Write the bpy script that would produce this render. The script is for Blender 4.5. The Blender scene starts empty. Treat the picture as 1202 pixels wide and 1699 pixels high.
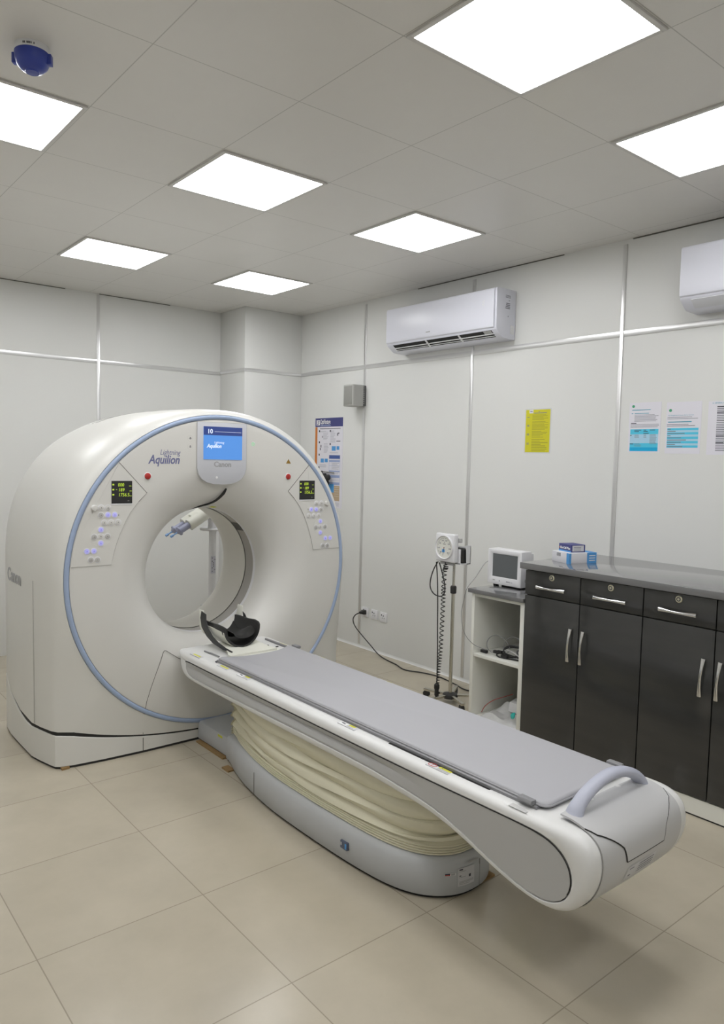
import bpy, bmesh, math, random
from math import pi, sin, cos, sqrt, atan2
from mathutils import Vector, Matrix
random.seed(7)
SC = bpy.context.scene
COL = SC.collection

# ------------------------------------------------------------------ camera, world, exposure
CEIL = 3.084
WX = 3.117          # right wall plane
BY = 4.054          # back wall plane
def set_camera():
    yaw, pit, rol = 0.6913119, -0.0713662, 0.0222788
    fw = Vector((sin(yaw)*cos(pit), cos(yaw)*cos(pit), sin(pit)))
    r = Vector((cos(yaw), -sin(yaw), 0)); u = r.cross(fw)
    R = r*cos(rol)+u*sin(rol); U = -r*sin(rol)+u*cos(rol)
    cd = bpy.data.cameras.new('camera'); ob = bpy.data.objects.new('camera', cd); COL.objects.link(ob)
    m = Matrix((R, U, -fw)).transposed().to_4x4(); m.translation = Vector((-1.0888, -2.4812, 1.6969))
    ob.matrix_world = m
    cd.sensor_fit = 'VERTICAL'; cd.sensor_height = 36; cd.sensor_width = 36
    cd.lens = 36*1224.893/1699; cd.clip_start = 0.05
    SC.camera = ob
set_camera()
W = bpy.data.worlds.new('world'); SC.world = W; W.use_nodes = True
W.node_tree.nodes['Background'].inputs[0].default_value = (0.9, 0.95, 1, 1)
W.node_tree.nodes['Background'].inputs[1].default_value = 0.03
VS = SC.view_settings
VS.view_transform = 'Standard'; VS.look = 'None'; VS.gamma = 1; VS.use_curve_mapping = False
VS.exposure = 0.0
PANEL_LIGHT = 10.2           # radiance of the ceiling panels
PANEL_COLOR = (1.0, 1.005, 1.02)

# ------------------------------------------------------------------ materials
def lin(c):
    return tuple((x/255/12.92 if x/255 <= .04045 else ((x/255+.055)/1.055)**2.4) for x in c)
MATS = {}
def mat(name, rgb, rough=.5, metal=0, spec=.5, bump=0, bscale=200, var=0, vscale=6, emit=None, estr=0, coat=0):
    """rgb is linear albedo; a faint noise variation and bump keep it procedural"""
    if name in MATS: return MATS[name]
    m = bpy.data.materials.new(name); m.use_nodes = True; nt = m.node_tree; b = nt.nodes['Principled BSDF']
    b.inputs['Roughness'].default_value = rough; b.inputs['Metallic'].default_value = metal
    b.inputs['Specular IOR Level'].default_value = spec
    if coat: b.inputs['Coat Weight'].default_value = coat; b.inputs['Coat Roughness'].default_value = .08
    b.inputs['Base Color'].default_value = (*rgb, 1)
    tc = nt.nodes.new('ShaderNodeTexCoord')
    if var >= 0:
        n = nt.nodes.new('ShaderNodeTexNoise'); n.inputs['Scale'].default_value = vscale; n.inputs['Detail'].default_value = 4
        nt.links.new(tc.outputs['Object'], n.inputs['Vector'])
        mr = nt.nodes.new('ShaderNodeMapRange'); v = max(var, .012)
        mr.inputs['To Min'].default_value = 1-v; mr.inputs['To Max'].default_value = 1+v
        nt.links.new(n.outputs['Fac'], mr.inputs['Value'])
        mx = nt.nodes.new('ShaderNodeMix'); mx.data_type = 'RGBA'; mx.blend_type = 'MULTIPLY'; mx.inputs[0].default_value = 1
        mx.inputs[6].default_value = (*rgb, 1); nt.links.new(mr.outputs[0], mx.inputs[7])
        nt.links.new(mx.outputs[2], b.inputs['Base Color'])
    if bump:
        n2 = nt.nodes.new('ShaderNodeTexNoise'); n2.inputs['Scale'].default_value = bscale; n2.inputs['Detail'].default_value = 3
        nt.links.new(tc.outputs['Object'], n2.inputs['Vector'])
        bp = nt.nodes.new('ShaderNodeBump'); bp.inputs['Strength'].default_value = bump; bp.inputs['Distance'].default_value = .002
        nt.links.new(n2.outputs['Fac'], bp.inputs['Height']); nt.links.new(bp.outputs[0], b.inputs['Normal'])
    if emit:
        b.inputs['Emission Color'].default_value = (*emit, 1); b.inputs['Emission Strength'].default_value = estr
    MATS[name] = m
    return m

def tile_mat(name, rgb, line, size, offx, offy, width, rough, var, bump=0, spec=.5):
    m = bpy.data.materials.new(name); m.use_nodes = True; nt = m.node_tree; b = nt.nodes['Principled BSDF']
    N = nt.nodes.new; L = nt.links.new
    tc = N('ShaderNodeTexCoord'); sp = N('ShaderNodeSeparateXYZ'); L(tc.outputs['Object'], sp.inputs[0])
    ds, cells = [], []
    for ax, off in ((0, offx), (1, offy)):
        a = N('ShaderNodeMath'); a.operation = 'SUBTRACT'; L(sp.outputs[ax], a.inputs[0]); a.inputs[1].default_value = off
        d = N('ShaderNodeMath'); d.operation = 'DIVIDE'; L(a.outputs[0], d.inputs[0]); d.inputs[1].default_value = size
        fl = N('ShaderNodeMath'); fl.operation = 'FLOOR'; L(d.outputs[0], fl.inputs[0]); cells.append(fl)
        pp = N('ShaderNodeMath'); pp.operation = 'PINGPONG'; L(d.outputs[0], pp.inputs[0]); pp.inputs[1].default_value = .5
        ds.append(pp)
    mn = N('ShaderNodeMath'); mn.operation = 'MINIMUM'; L(ds[0].outputs[0], mn.inputs[0]); L(ds[1].outputs[0], mn.inputs[1])
    lt = N('ShaderNodeMath'); lt.operation = 'LESS_THAN'; L(mn.outputs[0], lt.inputs[0]); lt.inputs[1].default_value = width/size/2
    cb = N('ShaderNodeCombineXYZ'); L(cells[0].outputs[0], cb.inputs[0]); L(cells[1].outputs[0], cb.inputs[1])
    wn = N('ShaderNodeTexWhiteNoise'); L(cb.outputs[0], wn.inputs['Vector'])
    ns = N('ShaderNodeTexNoise'); ns.inputs['Scale'].default_value = 3.5; ns.inputs['Detail'].default_value = 7; ns.inputs['Roughness'].default_value = .62
    ad = N('ShaderNodeVectorMath'); ad.operation = 'MULTIPLY_ADD'
    L(wn.outputs['Color'], ad.inputs[0]); ad.inputs[1].default_value = (9, 9, 9); L(tc.outputs['Object'], ad.inputs[2]); L(ad.outputs[0], ns.inputs['Vector'])
    mr = N('ShaderNodeMapRange'); mr.inputs['From Min'].default_value = .25; mr.inputs['From Max'].default_value = .75
    mr.inputs['To Min'].default_value = 1-var; mr.inputs['To Max'].default_value = 1+var; L(ns.outputs['Fac'], mr.inputs['Value'])
    mr2 = N('ShaderNodeMapRange'); mr2.inputs['To Min'].default_value = 1-var*.3; mr2.inputs['To Max'].default_value = 1+var*.3; L(wn.outputs['Value'], mr2.inputs['Value'])
    mu = N('ShaderNodeMath'); mu.operation = 'MULTIPLY'; L(mr.outputs[0], mu.inputs[0]); L(mr2.outputs[0], mu.inputs[1])
    mx = N('ShaderNodeMix'); mx.data_type = 'RGBA'; mx.blend_type = 'MULTIPLY'; mx.inputs[0].default_value = 1
    mx.inputs[6].default_value = (*rgb, 1); L(mu.outputs[0], mx.inputs[7])
    m2 = N('ShaderNodeMix'); m2.data_type = 'RGBA'; L(lt.outputs[0], m2.inputs[0]); L(mx.outputs[2], m2.inputs[6]); m2.inputs[7].default_value = (*line, 1)
    L(m2.outputs[2], b.inputs['Base Color'])
    rr = N('ShaderNodeMapRange'); rr.inputs['To Min'].default_value = rough; rr.inputs['To Max'].default_value = rough+.08; L(ns.outputs['Fac'], rr.inputs['Value'])
    L(rr.outputs[0], b.inputs['Roughness']); b.inputs['Specular IOR Level'].default_value = spec
    bp = N('ShaderNodeBump'); bp.inputs['Strength'].default_value = .25; bp.inputs['Distance'].default_value = .002; bp.invert = True
    L(lt.outputs[0], bp.inputs['Height']); L(bp.outputs[0], b.inputs['Normal'])
    return m

FLOOR_M = tile_mat('floor_tiles', (.50, .45, .355), (.33, .29, .225), .612, .213, .008, .004, .16, .07)
CEIL_M = tile_mat('ceiling_tiles', (.75, .735, .705), (.50, .49, .46), .6, 0, 0, .004, .26, .015, spec=.4)
WALL_M = mat('wall_laminate', (.76, .765, .745), .38, var=.012, vscale=1.2)
SHELL = mat('scanner_shell', (.74, .735, .70), .32, bump=.02, bscale=600)
SHELL2 = mat('table_shell', (.76, .76, .75), .34, bump=.02, bscale=600)
COVER = mat('front_cover_plastic', (.72, .71, .675), .30)
CREAM = mat('cream_plastic', (.80, .80, .72), .4)
BELLOW = mat('bellows_fabric', (.76, .73, .57), .7, bump=.1, bscale=300, var=.03)
BLUE = mat('blue_accent', (.36, .45, .63), .4)
LILAC = mat('lilac_handle', (.50, .52, .62), .38)
GREYP = mat('grey_panel', (.48, .48, .475), .42)
GREYB = mat('grey_base', (.52, .535, .55), .45, bump=.05, bscale=500)
PADM = mat('grey_vinyl', (.43, .43, .455), .48, bump=.06, bscale=25, var=.01)
RAILM = mat('grey_rail', (.24, .24, .25), .32)
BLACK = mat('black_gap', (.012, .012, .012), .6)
BLKP = mat('black_plastic', (.02, .02, .021), .45)
BLKR = mat('black_rubber', (.018, .018, .018), .55)
SEAM = mat('seam_line', (.12, .115, .10), .7)
CHROME = mat('chrome', (.78, .78, .78), .12, 1)
STEEL = mat('steel', (.62, .60, .54), .25, 1)
ALU = mat('aluminium_trim', (.74, .74, .74), .3, .75)
WHITEP = mat('white_plastic', (.80, .80, .82), .35)
ACM = mat('air_conditioner_white', (.77, .78, .86), .3)
MELAM = mat('white_melamine', (.84, .84, .78), .45)
WORKT = mat('grey_worktop', (.15, .15, .152), .14, spec=.7, coat=.7)
PAPER = mat('paper', (.78, .77, .83), .6)
YPAPER = mat('yellow_paper', (.66, .62, .02), .6)
INK = mat('ink_grey', (.20, .20, .24), .7)
INKD = mat('ink_dark', (.05, .05, .07), .7)
INKB = mat('ink_blue', (.05, .32, .45), .7)
CYAN = mat('print_cyan', (.08, .58, .80), .6)
PCYAN = mat('print_pale_cyan', (.42, .66, .82), .6)
DCYAN = mat('print_deep_cyan', (.0, .42, .75), .6)
NAVY = mat('print_navy', (.06, .065, .22), .55)
PBLUE = mat('print_blue', (.09, .34, .72), .55)
LBLUE = mat('print_light_blue', (.34, .42, .66), .55)
ORANGE = mat('print_orange', (.62, .20, .03), .55)
TAN = mat('print_tan', (.50, .38, .25), .55)
STICKY = mat('sticker_yellow', (.66, .66, .05), .5)
RED = mat('red_button', (.45, .03, .025), .3)
REDINK = mat('red_ink', (.55, .08, .07), .6)
LETTER = mat('letter_slate_blue', (.17, .18, .33), .5)
LETTERG = mat('letter_grey', (.42, .42, .43), .5)
WHITEINK = mat('white_ink', (.85, .85, .85), .6)
CARD = mat('cardboard', (.30, .19, .08), .8, var=.1)
BORE = mat('bore_white', (.74, .72, .66), .35)
WINDOW = mat('bore_window', (.40, .38, .35), .25)
SMOKEB = mat('blue_cap', (.035, .06, .35), .3)
SPKM = mat('speaker_grey', (.46, .46, .44), .5)
GRILLE = mat('speaker_grille', (.29, .29, .27), .6, bump=.4, bscale=900)
LAB = mat('label_paper', (.66, .66, .68), .5)
SYR = mat('syringe_plastic', (.36, .38, .52), .2)
SYRT = mat('syringe_tip_blue', (.25, .45, .80), .3)
TEAL = mat('teal_plastic', (.05, .55, .50), .4)
BAG = mat('clear_bag', (.62, .62, .62), .25, var=.12, vscale=30)
GCABLE = mat('grey_cable', (.28, .28, .28), .5)
WCABLE = mat('white_cable', (.66, .66, .66), .5)
GOLDY = mat('lock_brass', (.66, .63, .48), .35, .7)
SCREEN_OFF = mat('screen_dark', (.13, .14, .145), .25)
BTN = mat('button_white', (.70, .69, .66), .35)
BTNG = mat('button_grey', (.52, .51, .49), .35)
BTNI = mat('button_icon', (.30, .30, .30), .5)
BTNL = mat('button_lit', (.45, .45, .75), .35, emit=(.36, .34, .85), estr=.35)
BTNLI = mat('button_lit_icon', (.2, .2, .6), .35, emit=(.20, .16, .70), estr=.35)
GREENL = mat('green_led', (.10, .55, .22), .35, emit=(.05, .75, .22), estr=.55)
SCRB = mat('screen_blue', (.03, .1, .3), .15, emit=(.10, .28, .66), estr=.85)
SCRN = mat('screen_navy', (.02, .03, .1), .15, emit=(.03, .055, .20), estr=.85)
SCRL = mat('screen_letter', (.5, .5, .5), .3, emit=(.55, .65, .85), estr=.9)
LEDY = mat('led_digits', (.3, .4, .05), .4, emit=(.40, .55, .03), estr=.9)
CONSM = mat('console_silver', (.60, .61, .65), .3)

def cabinet_mat():
    m = bpy.data.materials.new('charcoal_gloss_laminate'); m.use_nodes = True; nt = m.node_tree; b = nt.nodes['Principled BSDF']
    tc = nt.nodes.new('ShaderNodeTexCoord'); mp = nt.nodes.new('ShaderNodeMapping'); mp.inputs['Scale'].default_value = (1, 1.2, 7)
    n = nt.nodes.new('ShaderNodeTexNoise'); n.inputs['Scale'].default_value = 2; n.inputs['Detail'].default_value = 6
    nt.links.new(tc.outputs['Object'], mp.inputs[0]); nt.links.new(mp.outputs[0], n.inputs['Vector'])
    cr = nt.nodes.new('ShaderNodeValToRGB'); cr.color_ramp.elements[0].position = .3; cr.color_ramp.elements[0].color = (.037, .037, .036, 1)
    cr.color_ramp.elements[1].position = .75; cr.color_ramp.elements[1].color = (.045, .045, .043, 1)
    nt.links.new(n.outputs['Fac'], cr.inputs[0]); nt.links.new(cr.outputs[0], b.inputs['Base Color'])
    b.inputs['Roughness'].default_value = .14; b.inputs['Specular IOR Level'].default_value = .6
    return m
CABM = cabinet_mat()

# ------------------------------------------------------------------ mesh builder
def catmull(pts, sub, closed=False):
    P = [Vector(p) for p in pts]; n = len(P); out = []
    rng = n if closed else n-1
    for i in range(rng):
        p1, p2 = P[i], P[(i+1) % n]
        p0 = P[i-1] if (closed or i > 0) else p1*2-p2
        p3 = P[(i+2) % n] if (closed or i+2 < n) else p2*2-p1
        for k in range(sub):
            t = k/sub
            out.append(.5*((2*p1)+(p2-p0)*t+(2*p0-5*p1+4*p2-p3)*t*t+(3*p1-p0-3*p2+p3)*t**3))
    if not closed: out.append(P[-1])
    return out

class MB:
    def __init__(s, *mats): s.v = []; s.f = []; s.mi = []; s.mats = list(mats); s.m = 0
    def use(s, m):
        if m not in s.mats: s.mats.append(m)
        s.m = s.mats.index(m); return s
    def add(s, vs, fs):
        o = len(s.v); s.v += [tuple(v) for v in vs]
        for f in fs: s.f.append([i+o for i in f]); s.mi.append(s.m)
        return s
    def box(s, x0, x1, y0, y1, z0, z1, M=None):
        vs = [Vector((x, y, z)) for x in (x0, x1) for y in (y0, y1) for z in (z0, z1)]
        if M is not None: vs = [M @ v for v in vs]
        return s.add(vs, [(0, 1, 3, 2), (4, 6, 7, 5), (0, 4, 5, 1), (2, 3, 7, 6), (0, 2, 6, 4), (1, 5, 7, 3)])
    def loft(s, rings, closed=True, cap0=False, cap1=False):
        n = len(rings[0]); vs = [p for r in rings for p in r]; fs = []
        for k in range(len(rings)-1):
            for i in range(n if closed else n-1):
                j = (i+1) % n
                fs.append((k*n+i, k*n+j, (k+1)*n+j, (k+1)*n+i))
        if cap0: fs.append(tuple(range(n))[::-1])
        if cap1: fs.append(tuple((len(rings)-1)*n+i for i in range(n)))
        return s.add(vs, fs)
    def tube(s, path, r, n=10, closed=False, cap=True, flat=None):
        P = [Vector(p) for p in path]; m = len(P); rings = []
        rr = r if isinstance(r, (list, tuple)) else [r]*m
        t0 = (P[1]-P[0]).normalized()
        up = Vector((0, 0, 1)) if abs(t0.z) < .9 else Vector((0, 1, 0))
        if flat is not None: up = Vector(flat[0])
        nrm = (up-t0*up.dot(t0)).normalized()
        for i in range(m):
            t = (P[(i+1) % m]-P[i-1]) if (closed or 0 < i < m-1) else (P[1]-P[0] if i == 0 else P[-1]-P[-2])
            t.normalize(); base = Vector(flat[0]) if flat is not None else nrm
            nrm = base-t*base.dot(t)
            if nrm.length < 1e-6: nrm = t.orthogonal()
            nrm.normalize(); b = t.cross(nrm); k = flat[1] if flat is not None else 1
            rings.append([P[i]+nrm*cos(2*pi*j/n)*rr[i]+b*sin(2*pi*j/n)*rr[i]*k for j in range(n)])
        if closed: rings.append(rings[0])
        return s.loft(rings, True, cap and not closed, cap and not closed)
    def lathe(s, c, ax, prof, n=48, cap0=False, cap1=False):
        """prof: list of (radius, distance along ax)"""
        a = Vector(ax).normalized(); u = a.orthogonal().normalized(); w = a.cross(u); c = Vector(c)
        rings = [[c+a*d+(u*cos(2*pi*j/n)+w*sin(2*pi*j/n))*r for j in range(n)] for r, d in prof]
        return s.loft(rings, True, cap0, cap1)
    def cyl(s, c, ax, r, h, n=24): return s.lathe(c, ax, [(r, 0), (r, h)], n, True, True)
    def prism(s, pts, ext):
        e = Vector(ext); A = [Vector(p) for p in pts]
        return s.loft([A, [p+e for p in A]], True, True, True)
    def ball(s, c, r, n=16, sc=(1, 1, 1)):
        c = Vector(c); rings = []
        for k in range(1, n//2):
            a = pi*k/(n//2)
            rings.append([c+Vector((r*sc[0]*sin(a)*cos(2*pi*j/n), r*sc[1]*sin(a)*sin(2*pi*j/n), r*sc[2]*cos(a))) for j in range(n)])
        return s.loft(rings, True, True, True)
    def build(s, name, parent=None, bevel=0, smooth=35, seg=2):
        me = bpy.data.meshes.new(name); org = root_loc(parent)
        me.from_pydata([Vector(v)-org for v in s.v], [], s.f)
        for m in s.mats: me.materials.append(m)
        for p, i in zip(me.polygons, s.mi): p.material_index = i
        bm = bmesh.new(); bm.from_mesh(me)
        bmesh.ops.recalc_face_normals(bm, faces=bm.faces)
        if bevel:
            es = [e for e in bm.edges if len(e.link_faces) == 2 and e.calc_face_angle(0) > .6]
            bmesh.ops.bevel(bm, geom=es, offset=bevel, segments=seg, affect='EDGES', profile=.5, clamp_overlap=True)
        bm.to_mesh(me); bm.free()
        if smooth:
            for p in me.polygons: p.use_smooth = True
            me.set_sharp_from_angle(angle=math.radians(smooth))
        ob = bpy.data.objects.new(name, me); COL.objects.link(ob)
        if parent: ob.parent = parent
        return ob
def root_loc(p):
    if p is None: return Vector((0, 0, 0))
    while p.parent: p = p.parent
    return Vector(p.location)
def thing(name, label, cat, loc, group=None):
    o = bpy.data.objects.new(name, None); COL.objects.link(o); o.location = loc; o.empty_display_size = .1
    return tag(o, label, cat, group)
def tag(o, label, cat, group=None):
    o['label'] = label; o['category'] = cat
    if group: o['group'] = group
    return o
def struct(o): o['kind'] = 'structure'; return o
def lab(o, t): o['label'] = t; return o
def shift_copy(root, d, label=None, group=None):
    """a copy of a thing with copies of its parts and sub-parts"""
    r = root.copy(); COL.objects.link(r); r.location = Vector(root.location)+Vector(d)
    if label: r['label'] = label
    if group: r['group'] = group
    for ch in list(root.children):
        c = ch.copy(); COL.objects.link(c); c.parent = r
        for g in list(ch.children):
            q = g.copy(); COL.objects.link(q); q.parent = c
    return r
def lettering(name, s, size, pos, xd, zd, m, parent, shear=0, bold=0, ext=.0004, align='LEFT', squash=1):
    """raised lettering: pos = baseline start, xd = reading direction, zd = up direction"""
    cu = bpy.data.curves.new(name, 'FONT'); cu.body = s; cu.size = size; cu.shear = shear; cu.offset = bold; cu.extrude = ext
    cu.align_x = align; cu.resolution_u = 3
    t = bpy.data.objects.new(name, cu); COL.objects.link(t)
    me = bpy.data.meshes.new_from_object(t.evaluated_get(bpy.context.evaluated_depsgraph_get()))
    bpy.data.objects.remove(t); bpy.data.curves.remove(cu)
    X = Vector(xd).normalized(); Z = Vector(zd).normalized(); N = X.cross(Z); o = Vector(pos)-root_loc(parent)
    for v in me.vertices: v.co = o+X*v.co.x*squash+Z*v.co.y+N*v.co.z
    me.name = name; me.materials.clear(); me.materials.append(m)
    ob = bpy.data.objects.new(name, me); COL.objects.link(ob); ob.parent = parent
    return ob

# ------------------------------------------------------------------ room shell
RX0, RY0 = -2.45, -3.75
struct(MB(FLOOR_M).box(RX0-.1, WX+.1, RY0-.1, BY+.1, -.1, 0).build('floor', smooth=0))
struct(MB(CEIL_M).box(RX0-.1, WX+.1, RY0-.1, BY+.1, CEIL, CEIL+.1).build('ceiling', smooth=0))
struct(MB(WALL_M).box(WX, WX+.1, RY0-.1, BY+.1, 0, CEIL).build('wall_right', smooth=0))
struct(MB(WALL_M).box(RX0, WX, BY, BY+.1, 0, CEIL).build('wall_back', smooth=0))
struct(MB(WALL_M).box(RX0-.1, RX0, RY0-.1, BY+.1, 0, CEIL).build('wall_left', smooth=0))
struct(MB(WALL_M).box(RX0, WX, RY0-.1, RY0, 0, CEIL).build('wall_front', smooth=0))
CX0, CY0 = 2.475, 3.585
struct(MB(WALL_M).box(CX0, WX, CY0, BY, 0, CEIL).build('wall_column', bevel=.004))
TN = [0]
def trim(x0, x1, y0, y1, z0, z1):
    TN[0] += 1
    return struct(MB(ALU).box(x0, x1, y0, y1, z0, z1).build('trim_%d' % TN[0], bevel=.002))
for y in (2.602, 1.338, .098, -1.15, -2.4):
    trim(WX-.006, WX, y-.014, y+.014, .03, CEIL-.03)
trim(WX-.005, WX, RY0, CY0, 2.492, 2.528)
for x in (1.281, .02, -1.24): trim(x-.014, x+.014, BY-.006, BY, .03, CEIL-.01)
trim(RX0, CX0, BY-.005, BY, 2.482, 2.516)
trim(CX0-.004, CX0, CY0, BY-.005, 2.49, 2.522)
trim(CX0-.004, WX, CY0-.004, CY0, 2.49, 2.522)
# dark shadow gap where the wall panels meet the ceiling
def gapstrip(*a): TN[0] += 1; return struct(MB(SEAM).box(*a).build('trim_%d' % TN[0], smooth=0))
gapstrip(WX-.004, WX, -1.4, .05, CEIL-.007, CEIL)
gapstrip(WX-.004, WX, .55, 1.95, CEIL-.006, CEIL)
gapstrip(RX0, 1.0, BY-.004, BY, CEIL-.006, CEIL)
gapstrip(1.29, 1.95, BY-.004, BY, CEIL-.006, CEIL)
# coved skirting of the same laminate
for nm, pr in (('baseboard_right', [(WX-.014, 0), (WX-.008, .003), (WX-.003, .009), (WX, .02), (WX, 0)]),):
    struct(MB(WALL_M).prism([(x, RY0, z) for x, z in pr], (0, CY0-RY0, 0)).build(nm))

# ------------------------------------------------------------------ ceiling light panels
EM = bpy.data.materials.new('panel_diffuser'); EM.use_nodes = True
_b = EM.node_tree.nodes['Principled BSDF']; _b.inputs['Base Color'].default_value = (.8, .8, .8, 1)
_b.inputs['Emission Color'].default_value = (*PANEL_COLOR, 1); _b.inputs['Emission Strength'].default_value = PANEL_LIGHT
FRM = mat('panel_frame', (.66, .65, .63), .4)
lights = [  # tile column, tile row, label
    (1, -2, 'large square ceiling light panel cut by the top edge of the photo'),
    (3, -2, 'square ceiling light panel at the right edge, above the cut-off air conditioner'),
    (-1, 1, 'square ceiling light panel at the left edge, beside the blue-capped smoke detector'),
    (1, 1, 'square ceiling light panel in the middle of the ceiling, left of the widest row'),
    (3, 1, 'square ceiling light panel nearest above the whole wall air conditioner'),
    (1, 4, 'small-looking square ceiling light panel near the back wall, left one above the scanner'),
    (3, 4, 'small-looking square ceiling light panel nearest the wall column corner'),
    (-1, -2, 'square ceiling light panel above the camera, out of the frame'),
    (-1, 4, 'square ceiling light panel left of the scanner, out of the frame'),
    (1, -5, 'square ceiling light panel behind the camera on its right'),
    (-1, -5, 'unseen square fill light panel added in the ceiling behind the camera on its left'),  # unseen panel, added as fill for the low, camera-facing surfaces
    (-3, 1, 'unseen square fill light panel added in the ceiling along the left wall, out of the frame'),  # unseen panel, added to brighten the left-facing sides
]
LG = 'ceiling light panels'
proto = None
for i, j, lb in lights:
    c = ((i+.5)*.6, (j+.5)*.6, CEIL)
    if proto is None:
        proto = thing('ceiling_light', lb, 'ceiling light', c, LG)
        h, g = .294, .276; f = MB(FRM)
        for a in ((-h, h, -h, -g), (-h, h, g, h), (-h, -g, -g, g), (g, h, -g, g)):
            f.box(c[0]+a[0], c[0]+a[1], c[1]+a[2], c[1]+a[3], CEIL-.008, CEIL)
        f.build('frame', proto, bevel=.001)
        MB(EM).box(c[0]-g, c[0]+g, c[1]-g, c[1]+g, CEIL-.005, CEIL-.001).build('diffuser', proto, smooth=0)
        c0 = Vector(c)
    else:
        shift_copy(proto, Vector(c)-c0, lb)

# ------------------------------------------------------------------ smoke detector
sd = (-.305, .30, CEIL)
t = thing('smoke_detector', 'round white smoke detector with a blue dust cap on the ceiling', 'smoke detector', sd)
MB(WHITEP).lathe(sd, (0, 0, -1), [(.0, 0), (.056, 0), (.058, .008), (.056, .022), (.05, .026), (0, .026)], 40).build('base', t)
dk = MB(INKD)
for k in range(9):
    a = -2.35+.075*k
    if k in (2, 7): continue
    p = Vector((sd[0]+cos(a)*.0575, sd[1]+sin(a)*.0575, CEIL-.013)); M = Matrix.Translation(p) @ Matrix.Rotation(a, 4, 'Z')
    dk.box(-.0012, .0012, -.0014, .0014, -.003, .003, M)
dk.build('marking', t, smooth=0)
MB(SMOKEB).lathe((sd[0], sd[1], CEIL-.02), (0, 0, -1), [(.055, 0), (.058, .004), (.057, .026), (.05, .044), (.036, .058), (.024, .062), (.022, .066), (0, .067)], 40).build('dust_cap', t)
for a in (2.5, -.6, 1.0):
    M = Matrix.Translation((sd[0], sd[1], CEIL-.03)) @ Matrix.Rotation(a, 4, 'Z')
    MB(SMOKEB).box(.05, .066, -.012, .012, -.028, .006, M).build('grip_tab', t, bevel=.002)

# ------------------------------------------------------------------ CT scanner
GX, GZ, FY = 1.066, 1.0175, 1.430
def plan_y(dx):
    dx = abs(dx); return 1.452 if dx < .475 else 1.452+.05*((dx-.475)/.46)**2
def zgap(dx, y):
    return .068+.17*min(abs(dx), .9)**2+.6*max(0, y-1.80)**2
def gapw(dx, y):
    return (.010+.013*sstep(.45, .95, abs(dx)))*(1-.6*sstep(1.8, 2.2, y))
def sstep(a, b, x): t = max(0, min(1, (x-a)/(b-a))); return t*t*(3-2*t)
def arch_level(hw, top, n, y, front=False, NB=24, NS=22, NA=72):
    pts = []
    def P(dx, z):
        yy = y
        if front:
            low = max(0, min(1, (1.0-z)/.6)); yy = y+low*(plan_y(dx)-plan_y(.0)+ .006 if front == 1 else low*.06*0+.0)
            if front == 2: yy = y+low*.06
        return Vector((GX+dx, yy, z))
    zb = lambda dx: zgap(dx, y)
    for k in range(NB): dx = -hw+2*hw*k/NB; pts.append(P(dx, zb(dx)))
    for k in range(NS): z0 = zb(hw); pts.append(P(hw, z0+(GZ-z0)*k/NS))
    for k in range(NA):
        a = pi*k/NA; c, s_ = cos(a), sin(a); q = (abs(c)**n+abs(s_)**n)**(-1/n)
        pts.append(P(hw*c*q, GZ+top*s_*q))
    for k in range(NS): z0 = zb(hw); pts.append(P(-hw, GZ+(z0-GZ)*k/NS))
    return pts
lv = [arch_level(.936, .936, 2.0, 1.446, 1), arch_level(.957, .952, 2.06, 1.478, 2), arch_level(.984, .958, 2.2, 1.575, 2),
      arch_level(1.002, .958, 2.4, 1.735), arch_level(1.005, .955, 2.5, 1.95), arch_level(1.005, .945, 2.5, 2.15),
      arch_level(.992, .925, 2.5, 2.29), arch_level(.955, .885, 2.5, 2.342), arch_level(.88, .81, 2.5, 2.36)]
def circ(r, y, zc): return [Vector((GX+r*cos(a), y, zc+r*sin(a))) for a in [atan2(p.z-GZ, p.x-GX) for p in lv[0]]]
ct = thing('ct_scanner', 'large white ring-shaped CT scanner with a blue rim and round bore', 'scanner', (GX, 1.9, 0))
hs = MB(SHELL)
hs.loft([circ(.918, 1.444, GZ), circ(.922, 1.438, GZ)]+lv+[circ(.60, 2.345, .985), circ(.545, 2.312, .985)])
# underside
und = [[Vector((GX+dx, y, zgap(dx, y))) for dx in [hw*(-1+2*k/24) for k in range(25)]] for hw, y in ((.95, 1.50), (.95, 2.3))]
hs.build('housing', ct, smooth=50)
# blue accent ring
MB(BLUE).loft([circ(.919, 1.446, GZ), circ(.919, 1.434, GZ), circ(.915, 1.4275, GZ), circ(.908, 1.4255, GZ), circ(.899, 1.4275, GZ), circ(.894, 1.433, GZ), circ(.894, 1.446, GZ)]).build('accent_ring', ct, smooth=60)
# front cover: flat disc flaring into the bore
prof = [(.8935, 1.440), (.892, 1.432), (.885, 1.4305), (.80, 1.430), (.72, 1.430), (.66, 1.432), (.62, 1.436), (.58, 1.444), (.54, 1.458), (.50, 1.479), (.465, 1.508), (.435, 1.545), (.414, 1.585), (.401, 1.625), (.393, 1.665), (.390, 1.69)]
def zc_at(r): return GZ-.0325*max(0, min(1, (.893-r)/.5))
profs = catmull([(r, y, 0) for r, y in prof[2:]], 3)
pr2 = [(r, y) for r, y in prof[:2]]+[(p.x, p.y) for p in profs]
N = 144
rings = [[Vector((GX+r*cos(2*pi*k/N), y, zc_at(r)+r*sin(2*pi*k/N))) for k in range(N)] for r, y in pr2]
MB(COVER).loft(rings).build('front_cover', ct, smooth=50)
BZ = .985
def bore(name, prof, m): return MB(m).lathe((GX, 0, BZ), (0, 1, 0), prof, 128).build(name, ct, smooth=50)
lab(bore('bore_rim', [(.390, 1.688), (.3885, 1.692), (.3885, 1.712), (.390, 1.716)], WHITEP), 'thin white rim of the bore')
w = bore('bore_window', [(.3915, 1.714), (.3915, 1.812)], WINDOW); lab(w, 'grey scan window band inside the bore')
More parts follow.
